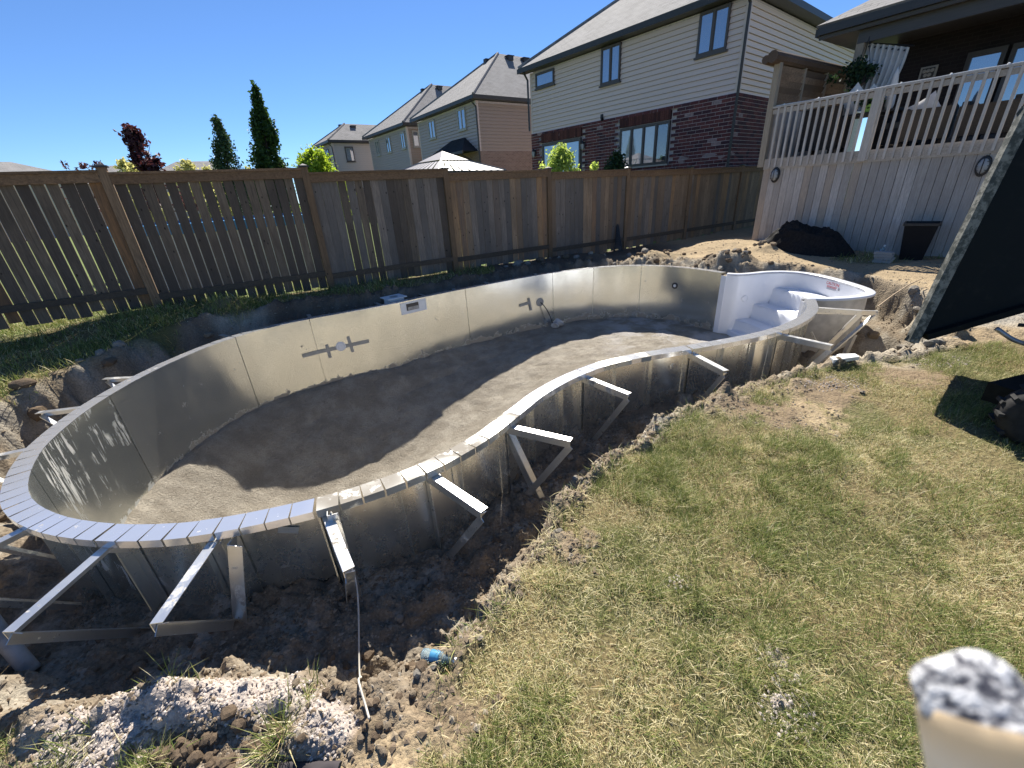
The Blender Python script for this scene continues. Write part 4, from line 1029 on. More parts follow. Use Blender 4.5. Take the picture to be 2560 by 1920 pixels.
# own house with covered porch and deck
u = azv(146); v = azv(56); LD = Vector((5.83, 10.14, 0)); RD = fr(u, v)
def Dk(a, b_, z): return LD + u * a + v * b_ + Vector((0, 0, z))
deck = empty('raised_deck', Dk(0, 0, .1), 'raised grey wooden deck with baluster railing and board skirt at the house', 'deck')
DW = 7.0
pitch = .138; nb = int(DW / pitch)
for i in range(nb):
    a = (i + .5) * pitch
    boxobj('skirt_board', deck, Dk(a, random.uniform(-.003, .003), (1.62 - .06) / 2 + .02), (pitch - random.uniform(.004, .009), .022, 1.60 + .06), M['deck'], RD)
for i in range(9):
    boxobj('skirt_board', deck, Dk(.03, .10 + (i + .5) * .14, .80), (.02, .134, 1.62), M['deck'], RD)
boxobj('fascia_board', deck, Dk(DW / 2, -.02, 1.72), (DW, .04, .20), M['deck_h'], RD)
boxobj('deck_floor', deck, Dk(DW / 2, 2.1, 1.80), (DW, 4.2, .035), M['deck_h'], RD)
boxobj('top_rail', deck, Dk(DW / 2, -.03, 2.765), (DW, .10, .036), M['deck_h'], RD)
boxobj('sub_rail', deck, Dk(DW / 2, -.03, 2.69), (DW, .036, .085), M['deck_h'], RD)
k = 0; a = .12
while a < DW:
    boxobj('baluster', deck, Dk(a, -.062, 2.20), (.038, .036, 1.10), M['deck_rail'], RD)
    a += .124
for a in (1.8, 4.3): boxobj('railing_post', deck, Dk(a, -.07, 2.2), (.09, .09, 1.12), M['deck_rail'], RD)
for a in np.arange(.2, DW, .62):
    MB().lathe([(.016, 0), (.018, .02), (.001, .03)], 8, Dk(a, -.05, 2.783)).build('rail_light_clip', M['white'], deck)
# string of bulbs cable along the rail
MB().tube([Dk(a, -.05, 2.79 + .004 * math.sin(a * 7)) for a in np.arange(0.05, DW, .15)], .006, 5).build('light_cable', M['white'], deck)
# privacy screen at the left end
scr = empty('privacy_screen', Dk(0, .05, 1.8), 'brown louvred privacy screen on pale posts at the left deck corner', 'privacy screen')
boxobj('corner_post', scr, Dk(-.06, -.02, 2.62), (.115, .115, 1.90), M['deck_new'], RD)
boxobj('screen_post', scr, Dk(-.05, 1.1, 2.68), (.07, .07, 1.76), M['deck_new'], RD)
boxobj('screen_post', scr, Dk(-.05, 2.2, 2.68), (.07, .07, 1.76), M['deck_new'], RD)
boxobj('screen_post', scr, Dk(-.05, 3.3, 2.68), (.07, .07, 1.76), M['deck_new'], RD)
MB().tube([Dk(-.06, -.32, 3.62), Dk(-.06, 3.5, 3.64)], .105, 10).build('log_beam', M['beam'], scr)
MB().tube([Dk(-.20, -.30, 3.60), Dk(-.20, 3.5, 3.62)], .075, 10).build('log_beam', M['beam'], scr)
for b0 in (.03, 1.14, 2.24):
    for i in range(6):
        z = 2.86 + i * .118
        boxobj('louver', scr, Dk(-.05, b0 + .525, z), (.016, 1.03, .112), M['louver'], RD @ Matrix.Rotation(.42, 3, 'Y'))
    boxobj('cross_rail', scr, Dk(-.05, b0 + .525, 2.80), (.05, 1.03, .04), M['deck_new'], RD)
    for i in range(7): boxobj('lower_board', scr, Dk(-.05, b0 + .08 + i * .148, 2.29), (.02, .135, .94), M['deck'], RD)
# own house
own = empty('porch_house', Dk(1, 4.2, 1.8), 'brick house with covered porch and grey shingle eave above the deck', 'house')
mw = MB(); mw.box((0, 0, 0), (9, 2.5, .2)); link('brick_wall', mesh('brick_wall', mw.v, mw.f, M['brick_shaded']), own, Matrix.Translation(Dk(5.0, 4.35, 3.05)) @ RD.to_4x4() @ Matrix.Rotation(math.pi / 2, 4, 'X'))
mw = MB(); mw.box((0, 0, 0), (9, 1.9, .2)); link('foundation_wall', mesh('foundation_wall', mw.v, mw.f, M['brick_shaded']), own, Matrix.Translation(Dk(5.0, 4.35, .85)) @ RD.to_4x4() @ Matrix.Rotation(math.pi / 2, 4, 'X'))
boxobj('porch_ceiling', own, Dk(4.5, 3.2, 4.17), (9.4, 2.8, .04), M['soffit'], RD)
boxobj('gutter', own, Dk(4.35, 1.76, 4.27), (9.1, .09, .14), M['fascia'], RD)
boxobj('fascia', own, Dk(4.35, 1.84, 4.22), (9.1, .06, .18), M['soffit'], RD)
boxobj('side_gutter', own, Dk(-.24, 4.2, 4.27), (.09, 4.8, .14), M['fascia'], RD)
boxobj('porch_beam', own, Dk(4.6, 2.05, 4.03), (8.2, .16, .24), M['soffit'], RD)
boxobj('porch_post', own, Dk(.56, 2.05, 2.95), (.14, .14, 2.2), M['deck_new'], RD)
E0 = Dk(-.25, 1.74, 4.34); E1 = Dk(9, 1.74, 4.34); T1 = Dk(9, 6.0, 4.34 + 4.26 * .52); T0 = Dk(4.0, 6.0, 4.34 + 4.26 * .52); E2 = Dk(-.25, 10.2, 4.34)
for poly in ([E0, E1, T1, T0], [E2, E0, T0]):
    ax = (poly[1] - poly[0]).normalized(); nn = ax.cross(poly[2] - poly[0]).normalized()
    if nn.z < 0: nn = -nn
    ay = nn.cross(ax); Mr = Matrix((ax, ay, nn)).transposed().to_4x4(); Mr.translation = poly[0]; inv = Mr.inverted()
    m3 = MB(); m3.prism([(lambda q: (q.x, q.y, 0))(inv @ q) for q in poly], (0, 0, .05)); link('roof_slope', mesh('roof_slope', m3.v, m3.f, M['shingle']), own, Mr)
OH = dict(h=own, P=lambda a, b_, z: Dk(a, 4.25 + b_, z), Rf=RD, Rs=RD)
window(OH, 'F', 1.86, 2.46, 1.95, 3.66, 1, fw=.08); window(OH, 'F', 2.52, 3.2, 1.95, 3.66, 1, fw=.08); window(OH, 'F', 3.26, 3.95, 1.95, 3.66, 1, fw=.08)
# curtain
cu = empty('porch_curtain', Dk(1.0, 2.15, 2.6), 'white grommet curtain tied at the porch post', 'curtain')
V_ = []; F_ = []; n = 60; m = 12
for j in range(m + 1):
    t_ = j / m; z = 3.92 - 1.25 * t_ ; z0_ = -.28 * (1 - t_) * 0
    for i in range(n + 1):
        s = i / n; a = .64 + (.74 - .25 * t_ ** 2) * s
        V_.append(Dk(a, 2.16 + .045 * math.sin(s * 44) * (1 - .3 * t_), z - .25 * s * (1 - t_)))
for j in range(m):
    for i in range(n):
        q = j * (n + 1) + i; F_.append((q, q + 1, q + n + 2, q + n + 1))
link('cloth', mesh('cloth', V_, F_, M['curtain'], True), cu)
for i in range(7):
    s = (i + .5) / 7; MB().lathe([(.02, 0), (.02, .004), (.001, .004)], 8, Dk(.64 + .74 * s, 2.10, 3.86 - .25 * s), RD @ Matrix.Rotation(math.pi / 2, 3, 'X')).build('grommet', M['black_metal'], cu)
MB().tube([Dk(.6, 2.16, 3.93), Dk(1.45, 2.16, 3.68)], .012, 6).build('rod', M['black_metal'], cu)

# ------------------------------------------------------------------ foliage
def leaf_cloud(pts, nrm_bias, size, shape=1.7):
    """small leaf quads at pts (n,3)"""
    n = len(pts); d = rng.normal(size=(n, 3)); d[:, 2] += nrm_bias; d /= np.linalg.norm(d, axis=1)[:, None]
    e = rng.normal(size=(n, 3)); e -= (e * d).sum(1)[:, None] * d; e /= np.linalg.norm(e, axis=1)[:, None]
    f_ = np.cross(d, e); s = size * rng.uniform(.6, 1.3, n)[:, None]
    a = pts - e * s * shape / 2; c = pts + e * s * shape / 2; b1 = pts + f_ * s / 2 + d * s * .15; b2 = pts - f_ * s / 2 + d * s * .15
    V_ = np.stack([a, b1, c, b2], 1).reshape(-1, 3)
    F_ = np.arange(4 * n).reshape(-1, 4)
    tone = np.repeat(rng.uniform(0, 1, n), 4); C_ = np.stack([tone, tone, tone, np.ones_like(tone)], 1)
    return V_, F_.tolist(), C_
def crown_pts(c, n, prof, nclump, jit, lean=(0, 0), seed=0, stretch=1.):
    """clumped points in a solid of revolution: prof(t) = radius at height fraction t"""
    r_ = np.random.default_rng(seed); out = []
    z0, z1 = c[2], c[3]
    for k in range(nclump):
        t = r_.uniform(0, 1) ** .8; R_ = prof(t); an = r_.uniform(0, 2 * math.pi); rr = R_ * math.sqrt(r_.uniform(.25, 1)) * r_.uniform(.75, 1.15)
        q = np.array((c[0] + rr * math.cos(an) + lean[0] * t, c[1] + rr * math.sin(an) + lean[1] * t, z0 + (z1 - z0) * t))
        m = int(n / nclump * r_.uniform(.5, 1.5))
        out.append(q + r_.normal(size=(m, 3)) * jit * (.6 + .6 * R_) * np.array((1, 1, stretch)))
    return np.vstack(out)
def tree(name, label, cat, xy, zb, z0, z1, prof, mat, n, size, ncl, jit, lean=(0, 0), seed=0, trunk=.07, parts=('crown', 'trunk'), branches=8, group=None, bias=.4, stretch=1.):
    t = empty(name, (xy[0], xy[1], zb), label, cat, group)
    pts = crown_pts((xy[0], xy[1], z0, z1), n, prof, ncl, jit, lean, seed, stretch)
    V_, F_, C_ = leaf_cloud(pts, bias, size)
    link(parts[0], mesh(parts[0], V_, F_, mat, False, C_), t)
    mb = MB(); top = Vector((xy[0] + lean[0] * .9, xy[1] + lean[1] * .9, z0 + (z1 - z0) * .92))
    mb.tube([(xy[0], xy[1], zb), (xy[0] + .02, xy[1], (zb + z0) / 2), Vector((xy[0], xy[1], z0)).lerp(top, .4), top], [trunk, trunk * .85, trunk * .55, trunk * .12], 7)
    rr = random.Random(seed)
    for k in range(branches):
        t_ = .05 + .8 * k / branches; q = Vector((xy[0] + lean[0] * t_, xy[1] + lean[1] * t_, z0 + (z1 - z0) * t_)); an = rr.uniform(0, 6.28); R_ = prof(t_)
        mb.tube([q, q + Vector((math.cos(an) * R_ * .5, math.sin(an) * R_ * .5, .1 * (z1 - z0))), q + Vector((math.cos(an) * R_ * .9, math.sin(an) * R_ * .9, .2 * (z1 - z0)))], [trunk * .3, trunk * .2, trunk * .06], 5)
    mb.build(parts[1], M['bark'], t)
    return t
lf_oak = leafmat('oak_leaf', (.018, .045, .012), (.05, .10, .025), .25)
lf_ever = leafmat('spruce_needle', (.025, .05, .025), (.07, .12, .05), .2)
lf_purple = leafmat('maple_leaf', (.04, .014, .020), (.09, .030, .036), .22)
lf_lime = leafmat('lime_leaf', (.13, .22, .02), (.28, .36, .04), .45)
lf_shrub = leafmat('shrub_leaf', (.15, .24, .05), (.34, .42, .12), .4)
lf_pale = leafmat('pale_leaf', (.30, .31, .14), (.42, .42, .22), .4)
lf_dark = leafmat('dark_leaf', (.012, .03, .014), (.04, .08, .03), .25)
def pol(az, d): a = azv(az); return (a.x * d, a.y * d)
tree('columnar_oak', 'tall narrow dark green columnar tree behind the fence', 'tree', pol(-25.8, 22), 0, 1.4, 5.55, lambda t: 1.12 * (1 - t) ** 1.05 * (.8 + .2 * min(1, t * 4)) + .02, lf_oak, 12000, .085, 80, .08, (.30, 0), 11, stretch=3.2)
tree('spruce_tree', 'small pointed conifer behind the fence', 'tree', pol(-29.75, 20), 0, 1.2, 4.3, lambda t: .98 * (1 - t) ** 1.1 + .02, lf_ever, 9000, .055, 110, .095, (.18, 0), 12, stretch=1.5)
tree('purple_maple', 'purple-leaved young tree leaning left behind the fence', 'tree', pol(-35.4, 16), 0, 1.5, 3.55, lambda t: .62 * (1 - t) ** .55 * (.7 + .3 * math.sin(t * 9)) + .05, lf_purple, 2300, .08, 46, .085, (-.30, -.1), 13, .04)
tree('lime_bush', 'bright yellow-green bush behind the fence beside the houses', 'bush', pol(-20.9, 16), 0, .9, 2.95, lambda t: .66 * math.sqrt(max(0, 1 - t ** 2.2)) + .02, lf_lime, 8000, .06, 110, .12, (.0, 0), 14, .04, ('foliage', 'stem'))
tree('light_shrub', 'pale green shrub in front of the brick house', 'shrub', pol(7.2, 13.2), 0, .9, 2.48, lambda t: .58 * math.sqrt(max(0, 1 - t ** 1.6)) + .02, lf_shrub, 5200, .055, 80, .11, (.08, 0), 15, .03, ('foliage', 'stem'))
tree('low_shrub', 'small green sprig right of the pale shrub above the fence', 'shrub', pol(11.2, 13), 0, 1.0, 2.12, lambda t: .3 * (1 - t) + .05, lf_shrub, 700, .05, 16, .08, (.1, 0), 16, .02, ('foliage', 'stem'))
tree('dark_shrub', 'dark evergreen shrub under the big brick house window', 'shrub', pol(14.2, 17.0), 0, .5, 2.45, lambda t: .55 * math.sqrt(max(0, 1 - t ** 2)) + .02, lf_dark, 3500, .06, 60, .1, (0, 0), 17, .03, ('foliage', 'stem'))
tree('sapling', 'thin reddish sapling just above the fence at far left', 'sapling', pol(-42.0, 15), 0, 1.5, 2.65, lambda t: .34 * (.4 + .6 * abs(math.sin(t * 6))), lf_purple, 180, .05, 14, .05, (0, 0), 18, .02, ('crown', 'trunk'), 9)
tree('sapling', 'thin bare-topped sapling left of the first tall fence post', 'sapling', pol(-40.3, 15), 0, 1.5, 2.7, lambda t: .25 * (.4 + .6 * abs(math.sin(t * 5))), lf_purple, 160, .05, 12, .05, (0, 0), 19, .02, ('crown', 'trunk'), 9)
for i, (az_, d_, zt_, r_, lb) in enumerate(((-37.6, 38, 4.6, 1.1, 'pale yellowish tree far off left of the purple tree'), (-33.2, 40, 4.6, 1.2, 'pale yellowish tree far off right of the purple tree'), (-31.4, 42, 4.3, .9, 'pale yellowish tree far off beside the small conifer'), (-27.9, 44, 4.4, .8, 'pale yellowish tree far off between conifer and tall columnar tree'))):
    tree('pale_tree', lb, 'tree', pol(az_, d_), 0, .8, zt_, lambda t, r_=r_: r_ * math.sqrt(max(0, 1 - t ** 2)) + .05, lf_pale, 2500, .14, 60, .16, (0, 0), 30 + i, .08, group='pale trees far behind the fence')
tree('lime_shrub', 'small loose green shrub between columnar tree and yellow-green bush', 'shrub', pol(-22.6, 17), 0, .9, 3.0, lambda t: .33 * (1 - t) + .05, leafmat('mid_leaf', (.05, .11, .02), (.12, .2, .05), .35), 1500, .06, 26, .1, (.1, 0), 22, .03, ('foliage', 'stem'))

# far roofs at the left
def far_roof(name, label, az_, d_, w_, zt, ze):
    c = azv(az_) * d_; e = empty(name, c, label, 'house'); R_ = fr(azv(az_ + 90), azv(az_))
    mb = MB(); mb.box(c + Vector((0, 0, ze / 2)), (w_, 8, ze), R_); mb.build('wall', M['siding_pale'], e)
    q = [c + R_ @ Vector((sx_ * (w_ / 2 + .5), sy_ * 4.5, ze)) for sx_, sy_ in ((-1, -1), (1, -1), (1, 1), (-1, 1))] + [c + R_ @ Vector((-w_ * .22, 0, zt)), c + R_ @ Vector((w_ * .22, 0, zt))]
    mb = MB(); mb.add(q, [(0, 1, 5, 4), (1, 2, 5), (2, 3, 4, 5), (3, 0, 4), (0, 3, 2, 1)]); mb.build('roof', M['shingle'], e)
far_roof('far_house', 'distant house roof at the far left picture edge', -47.0, 62, 9, 6.5, 5.2)
far_roof('far_house', 'distant low grey roof just left of the first tall fence post', -40.6, 75, 9, 6.2, 5.0)
far_roof('far_house', 'distant wide grey roof between purple tree and conifer', -32.2, 70, 9, 7.1, 5.4)
far_roof('far_house', 'distant grey roof right behind the first tall fence post', -37.9, 72, 6, 6.9, 5.2)

# gazebo behind the fence
ga = azv(-6.6) * 17.5; gzb = empty('gazebo', (ga.x, ga.y, 0), 'hardtop gazebo with pale metal roof rising above the fence', 'gazebo')
R_ = fr(azv(133), azv(43)); s_ = 1.62
def GP(a, b_, z): return ga + R_ @ Vector((a, b_, 0)) + Vector((0, 0, z))
cor = [(-s_, -s_), (s_, -s_), (s_, s_), (-s_, s_)]; ze_, zm_, zt_ = 2.22, 2.78, 2.86
for k in range(4):
    a, b_ = cor[k], cor[(k + 1) % 4]; f_ = .36
    mid = [(a[0] * f_, a[1] * f_), (b_[0] * f_, b_[1] * f_)]
    # standing-seam panels of one roof side
    n = 9
    for i in range(n):
        t0, t1 = i / n, (i + 1) / n - .03
        def L_(p, q, t): return (p[0] + (q[0] - p[0]) * t, p[1] + (q[1] - p[1]) * t)
        P4 = [GP(*L_(a, b_, t0), ze_), GP(*L_(a, b_, t1), ze_), GP(*L_(mid[0], mid[1], t1), zm_ - .16), GP(*L_(mid[0], mid[1], t0), zm_ - .16)]
        MB().add(P4 + [q + Vector((0, 0, .02)) for q in P4], [(0, 3, 2, 1), (4, 5, 6, 7), (0, 1, 5, 4), (1, 2, 6, 5), (2, 3, 7, 6), (3, 0, 4, 7)]).build('roof_panel', M['metal_roof'], gzb)
    g2 = 1.12
    MB().add([GP(mid[0][0] * g2, mid[0][1] * g2, zm_ - .13), GP(mid[1][0] * g2, mid[1][1] * g2, zm_ - .13), GP(0, 0, zt_ + .12)], [(0, 1, 2)]).build('vent_roof', M['metal_roof'], gzb)
    MB().bar(GP(*a, ze_ + .03), GP(*mid[0], zm_ - .13), .06, .03).build('hip_cap', M['metal_roof'], gzb)
    MB().bar(GP(*a, ze_ - .03), GP(*b_, ze_ - .03), .07, .09).build('eave_beam', M['gazebo_dark'], gzb)
    MB().bar(GP(a[0] * .92, a[1] * .92, 0), GP(a[0] * .92, a[1] * .92, ze_ - .05), .1, .1).build('post', M['gazebo_dark'], gzb)
# above-ground pool of the neighbour, glimpsed through the fence
ng = azv(-31) * 12.6; npo = empty('neighbour_pool', (ng.x, ng.y, .05), 'blue and white above-ground pool glimpsed through the fence gaps', 'pool')
MB().lathe([(2.3, .05), (2.3, 1.12), (2.26, 1.12), (2.26, .05)], 48, ng).build('pool_side', plain('pale_pool_wall', (.62, .66, .68), .5), npo, False)
MB().lathe([(2.31, 1.12), (2.36, 1.13), (2.36, 1.30), (2.2, 1.31), (2.2, 1.12)], 48, ng).build('blue_rim', plain('blue_rim', (.05, .28, .55), .4), npo, False)

# ------------------------------------------------------------------ things on and under the deck
for nm, a, z in (('left', .28, 1.5), ('right', 3.43, 1.44)):
    q = Dk(a, -.03, z); e = empty('bulkhead_lamp', q, 'oval caged bulkhead lamp at the ' + nm + ' end of the deck skirt', 'wall lamp', None)
    Rl = Matrix((u, Vector((0, 0, 1)), -v)).transposed() @ Matrix.Diagonal((.75, 1.25, 1)).to_3x3()
    MB().lathe([(.118, 0), (.122, .02), (.11, .045), (.09, .05)], 24, q, Rl).build('housing_ring', M['black_metal'], e, False)
    MB().lathe([(.092, .03), (.085, .065), (.05, .085), (.001, .09)], 20, q, Rl).build('lens', M['lamp_glass'], e, True)
    mb = MB()
    for k in range(3): mb.bar(q + Rl @ Vector((-.1, -.05 + .05 * k, .07)), q + Rl @ Vector((.1, -.05 + .05 * k, .07)), .008, .008)
    mb.bar(q + Rl @ Vector((0, -.11, .095)), q + Rl @ Vector((0, .11, .095)), .008, .008); mb.build('cage', M['black_metal'], e)
# wicker chairs, seen between the balusters
def chair(a, b_, rot, zt, label, w_=.68):
    e = empty('wicker_chair', Dk(a, b_, 1.82), label, 'chair', 'dark wicker chairs on the deck')
    R_ = RD @ Matrix.Rotation(rot, 3, 'Z')
    def C_(x, y, z): return Dk(a, b_, 1.82) + R_ @ Vector((x, y, 0)) + Vector((0, 0, z))
    MB().box(C_(0, 0, .25), (w_, .62, .28), R_).build('seat_base', M['wicker'], e)
    mb = MB(); hb = zt - 1.82; mb.prism([C_(-w_ / 2, .28, .1), C_(w_ / 2, .28, .1), C_(w_ / 2, .36, hb), C_(-w_ / 2, .36, hb)], R_ @ Vector((0, .06, 0))); mb.build('backrest', M['wicker'], e)
    for sx_ in (-1, 1): MB().box(C_(sx_ * (w_ / 2 - .04), 0, .38), (.09, .62, .46), R_).build('armrest', M['wicker'], e)
    MB().box(C_(0, -.02, .44), (w_ - .2, .54, .11), R_).build('seat_cushion', M['gazebo_dark'], e)
    for sx_ in (-1, 1):
        for sy_ in (-1, 1): MB().bar(C_(sx_ * .28, sy_ * .26, 0), C_(sx_ * .28, sy_ * .26, .13), .05, .05).build('leg', M['wicker'], e)
    return e
chair(.78, .75, math.pi, 2.66, 'dark wicker chair nearest the left end of the railing')
chair(1.75, 1.7, 0, 2.62, 'dark wicker chair behind the middle railing post')
chair(2.35, .8, math.pi + .15, 2.40, 'dark wicker chair with a tilted white pillow')
chair(3.15, .85, math.pi, 2.36, 'dark wicker chair in front of the windows at right')
chair(4.0, .9, math.pi, 2.36, 'dark wicker chair at the right end of the visible railing')
def pillow(c, s, R_, label):
    bm = bmesh.new(); n = 8
    for sg in (1, -1):
        g = [[bm.verts.new(Vector(c) + R_ @ Vector(((i / n - .5) * s * (1 - .12 * math.sin(math.pi * j / n)), (j / n - .5) * s * (1 - .12 * math.sin(math.pi * i / n)), sg * .07 * (math.sin(math.pi * i / n) * math.sin(math.pi * j / n)) ** .6))) for i in range(n + 1)] for j in range(n + 1)]
        for j in range(n):
            for i in range(n):
                q = (g[j][i], g[j][i + 1], g[j + 1][i + 1], g[j + 1][i]); bm.faces.new(q if sg > 0 else q[::-1])
    me = bpy.data.meshes.new('pillow'); bm.to_mesh(me); bm.free(); me.materials.append(M['cushion']); me.polygons.foreach_set('use_smooth', [True] * len(me.polygons))
    return tag(link('pillow', me), label, 'pillow')
RP = Matrix((u, Vector((0, 0, 1)), -v)).transposed()
pillow(Dk(2.32, .62, 2.40), .40, RP @ Matrix.Rotation(.55, 3, 'Z'), 'tilted white pillow on the chair right of the railing post')
pillow(Dk(1.0, 1.15, 2.80), .42, RP @ Matrix.Rotation(.78, 3, 'Z') @ Matrix.Rotation(.2, 3, 'X'), 'white pillow standing on its corner below the hanging basket')
pillow(Dk(1.25, 1.3, 2.76), .40, RP @ Matrix.Rotation(.85, 3, 'Z') @ Matrix.Rotation(.25, 3, 'X'), 'white pillow standing on its corner under the curtain')
tb = empty('patio_table', Dk(1.35, 1.1, 1.82), 'dark rectangular patio table among the wicker chairs', 'table')
MB().box(Dk(1.32, 1.2, 2.50), (1.1, .7, .04), RD).build('tabletop', M['wicker'], tb)
for sx_ in (-1, 1):
    for sy_ in (-1, 1): MB().bar(Dk(1.32 + sx_ * .48, 1.2 + sy_ * .28, 1.82), Dk(1.32 + sx_ * .48, 1.2 + sy_ * .28, 2.48), .05, .05).build('leg', M['wicker'], tb)
um = empty('folded_umbrella', Dk(1.62, 1.25, 1.82), 'folded cream patio umbrella standing behind the railing post', 'umbrella')
MB().lathe([(.02, 0), (.02, 1.0)], 8, Dk(1.60, 1.2, 1.82)).build('pole', M['black_metal'], um)
MB().lathe([(.05, 0), (.075, .12), (.07, .35), (.04, .6), (.005, .72)], 14, Dk(1.60, 1.2, 2.50), Matrix.Rotation(.12, 3, u)).build('folded_canopy', M['cushion'], um, True)
pt = empty('green_planter', Dk(1.36, .98, 2.52), 'lime green flower pot with small plant on the deck table', 'planter')
MB().lathe([(.09, 0), (.12, .12), (.125, .13), (.11, .13)], 16, Dk(1.36, .98, 2.52)).build('pot', M['green_pot'], pt)
V_, F_, C_ = leaf_cloud(np.array(Dk(1.36, .98, 2.74)) + rng.normal(size=(350, 3)) * np.array((.09, .09, .06)), .5, .045); link('leaves', mesh('leaves', V_, F_, lf_dark, False, C_), pt)
hbk = empty('hanging_basket', Dk(.78, 1.75, 3.05), 'hanging basket of trailing dark green plants at the porch post', 'hanging basket')
MB().lathe([(.06, 0), (.15, .06), (.19, .17), (.18, .18)], 16, Dk(.78, 1.75, 3.08)).build('basket', M['black'], hbk)
for k in range(3): MB().tube([Dk(.78 + .18 * math.cos(k * 2.1), 1.75 + .18 * math.sin(k * 2.1), 3.25), Dk(.78, 1.75, 3.95)], .005, 4).build('chain', M['black_metal'], hbk)
cp_ = rng.normal(size=(26, 3)) * np.array((.15, .13, .14)) + np.array(Dk(.78, 1.75, 3.34)); hp_ = np.vstack([c_ + rng.normal(size=(40, 3)) * .055 for c_ in cp_])
V_, F_, C_ = leaf_cloud(hp_, .2, .05); link('leaves', mesh('leaves', V_, F_, lf_dark, False, C_), hbk)
wa = empty('wall_plaque', Dk(1.25, 4.2, 3.3), 'square carved plaque on the dark porch wall', 'plaque')
MB().box(Dk(1.25, 4.225, 3.43), (.3, .03, .26), RD).build('frame', M['frame_pale'], wa); MB().box(Dk(1.25, 4.205, 3.43), (.22, .02, .19), RD).build('panel', M['soffit'], wa)
for k in range(5): MB().lathe([(.04, 0), (.03, .01), (.001, .012)], 8, Dk(1.18 + .035 * k, 4.196, 3.43 + .04 * (-1) ** k), RD @ Matrix.Rotation(math.pi / 2, 3, 'X')).build('carving', M['frame_pale'], wa)
# black planter in front of the skirt
pp = Dk(3.0, -.38, 0); pz_ = gz(pp.x, pp.y); pl_ = empty('tall_planter', (pp.x, pp.y, pz_), 'tall tapered black square planter in front of the deck skirt', 'planter')
def frus(c, w0, w1, h0, h1, R_): 
    return [Vector(c) + R_ @ Vector((sx_ * w_ / 2, sy_ * w_ / 2, 0)) + Vector((0, 0, z)) for w_, z in ((w0, h0), (w1, h1)) for sx_, sy_ in ((-1, -1), (1, -1), (1, 1), (-1, 1))]
RPl = RD @ Matrix.Rotation(.2, 3, 'Z')
q = frus((pp.x, pp.y, pz_), .30, .43, -.02, .58, RPl); q2 = frus((pp.x, pp.y, pz_), .36, .385, .40, .58, RPl)
MB().add(q + q2, [(0, 1, 5, 4), (1, 2, 6, 5), (2, 3, 7, 6), (3, 0, 4, 7), (4, 5, 13, 12), (5, 6, 14, 13), (6, 7, 15, 14), (7, 4, 12, 15), (12, 13, 9, 8), (13, 14, 10, 9), (14, 15, 11, 10), (15, 12, 8, 11), (8, 9, 10, 11)]).build('pot', plain('black_planter', (.010, .010, .012), .6, spec=.2), pl_)
mb = MB(); q3 = frus((pp.x, pp.y, pz_), .45, .45, .55, .585, RPl)
for k in range(4):
    a_, b_ = q3[4 + k], q3[4 + (k + 1) % 4]; mb.bar(a_, b_, .022, .04)
mb.build('lip', M['black'], pl_)
# pavers
pb = (6.55, 7.27); zz_ = gz(*pb)
for k in range(4):
    tag(boxobj('paver', None, (pb[0] + random.uniform(-.015, .015), pb[1] + random.uniform(-.015, .015), zz_ + .02 + .045 * k), (.25, .14, .042), M['paver'], RD @ Matrix.Rotation(random.uniform(-.1, .1), 3, 'Z')), ['grey paver at the bottom of the small stack by the planter', 'second grey paver from the ground in the small stack', 'third grey paver from the ground in the small stack', 'grey paver on top of the small stack by the planter'][k], 'paver', 'stacked pavers before the deck')
# water bottle by the skirt
def bottle(c, R_, label, s=1.):
    e = empty('water_bottle', c, label, 'bottle'); c = Vector(c)
    MB().lathe([(.001, 0), (.03 * s, .002), (.032 * s, .02 * s), (.030 * s, .05 * s), (.032 * s, .07 * s), (.030 * s, .1 * s), (.032 * s, .12 * s), (.031 * s, .14 * s), (.013 * s, .18 * s), (.013 * s, .195 * s)], 18, c, R_).build('body', M['bottle'], e, True)
    MB().lathe([(.0325 * s, .055 * s), (.0328 * s, .06 * s), (.0328 * s, .105 * s), (.0325 * s, .11 * s)], 18, c, R_).build('label_band', M['bottle_label'], e, True)
    MB().lathe([(.0145 * s, .19 * s), (.0145 * s, .208 * s), (.001, .21 * s)], 12, c, R_).build('cap', M['white'], e)
bottle((6.75, 7.62, gz(6.75, 7.62) + .01), Matrix.Rotation(.3, 3, 'X'), 'small clear bottle standing by the deck skirt beside the pavers', 1.2)
bz = gz(-.43, 1.17); bottle((-.47, 1.185, bz + .035), Matrix.Rotation(math.radians(83), 3, 'Y') @ Matrix.Rotation(.3, 3, 'X'), 'blue crushed water bottle lying in the grass edge near the trench', .8)
# black landscape fabric heap
hx = np.linspace(-1, 1, 60); hy = np.linspace(-1, 1, 44); HX, HY = np.meshgrid(hx, hy); cx_, cy_ = 6.12, 8.66
Q = np.stack([HX * .92, HY * .42], -1); WX = cx_ + Q[..., 0] * u.x * 1.0 + Q[..., 1] * v.x; WY = cy_ + Q[..., 0] * u.y + Q[..., 1] * v.y
rad = np.hypot(HX, HY) + .3 * (fbm(HX * 2.3 + 5, HY * 2.3, 3, 201) - .5)
rid = 1 - np.abs(2 * fbm(HX * 3 + 9, HY * 3, 4, 202) - 1)
HZ = ground_z(WX.ravel(), WY.ravel()).reshape(WX.shape) + sst(1.0, .35, rad) * (.15 + .10 * fbm(HX * 9, HY * 9, 3, 205) + .30 * rid * (0.6 + .5 * fbm(HX * 1.3, HY * 1.3, 2, 203))) - .02 * sst(.9, 1.05, rad) - .03 * sst(.8, 1, rad)
nn_ = len(hx); k_ = (np.arange(len(hy) - 1)[:, None] * nn_ + np.arange(nn_ - 1)[None, :]).ravel()
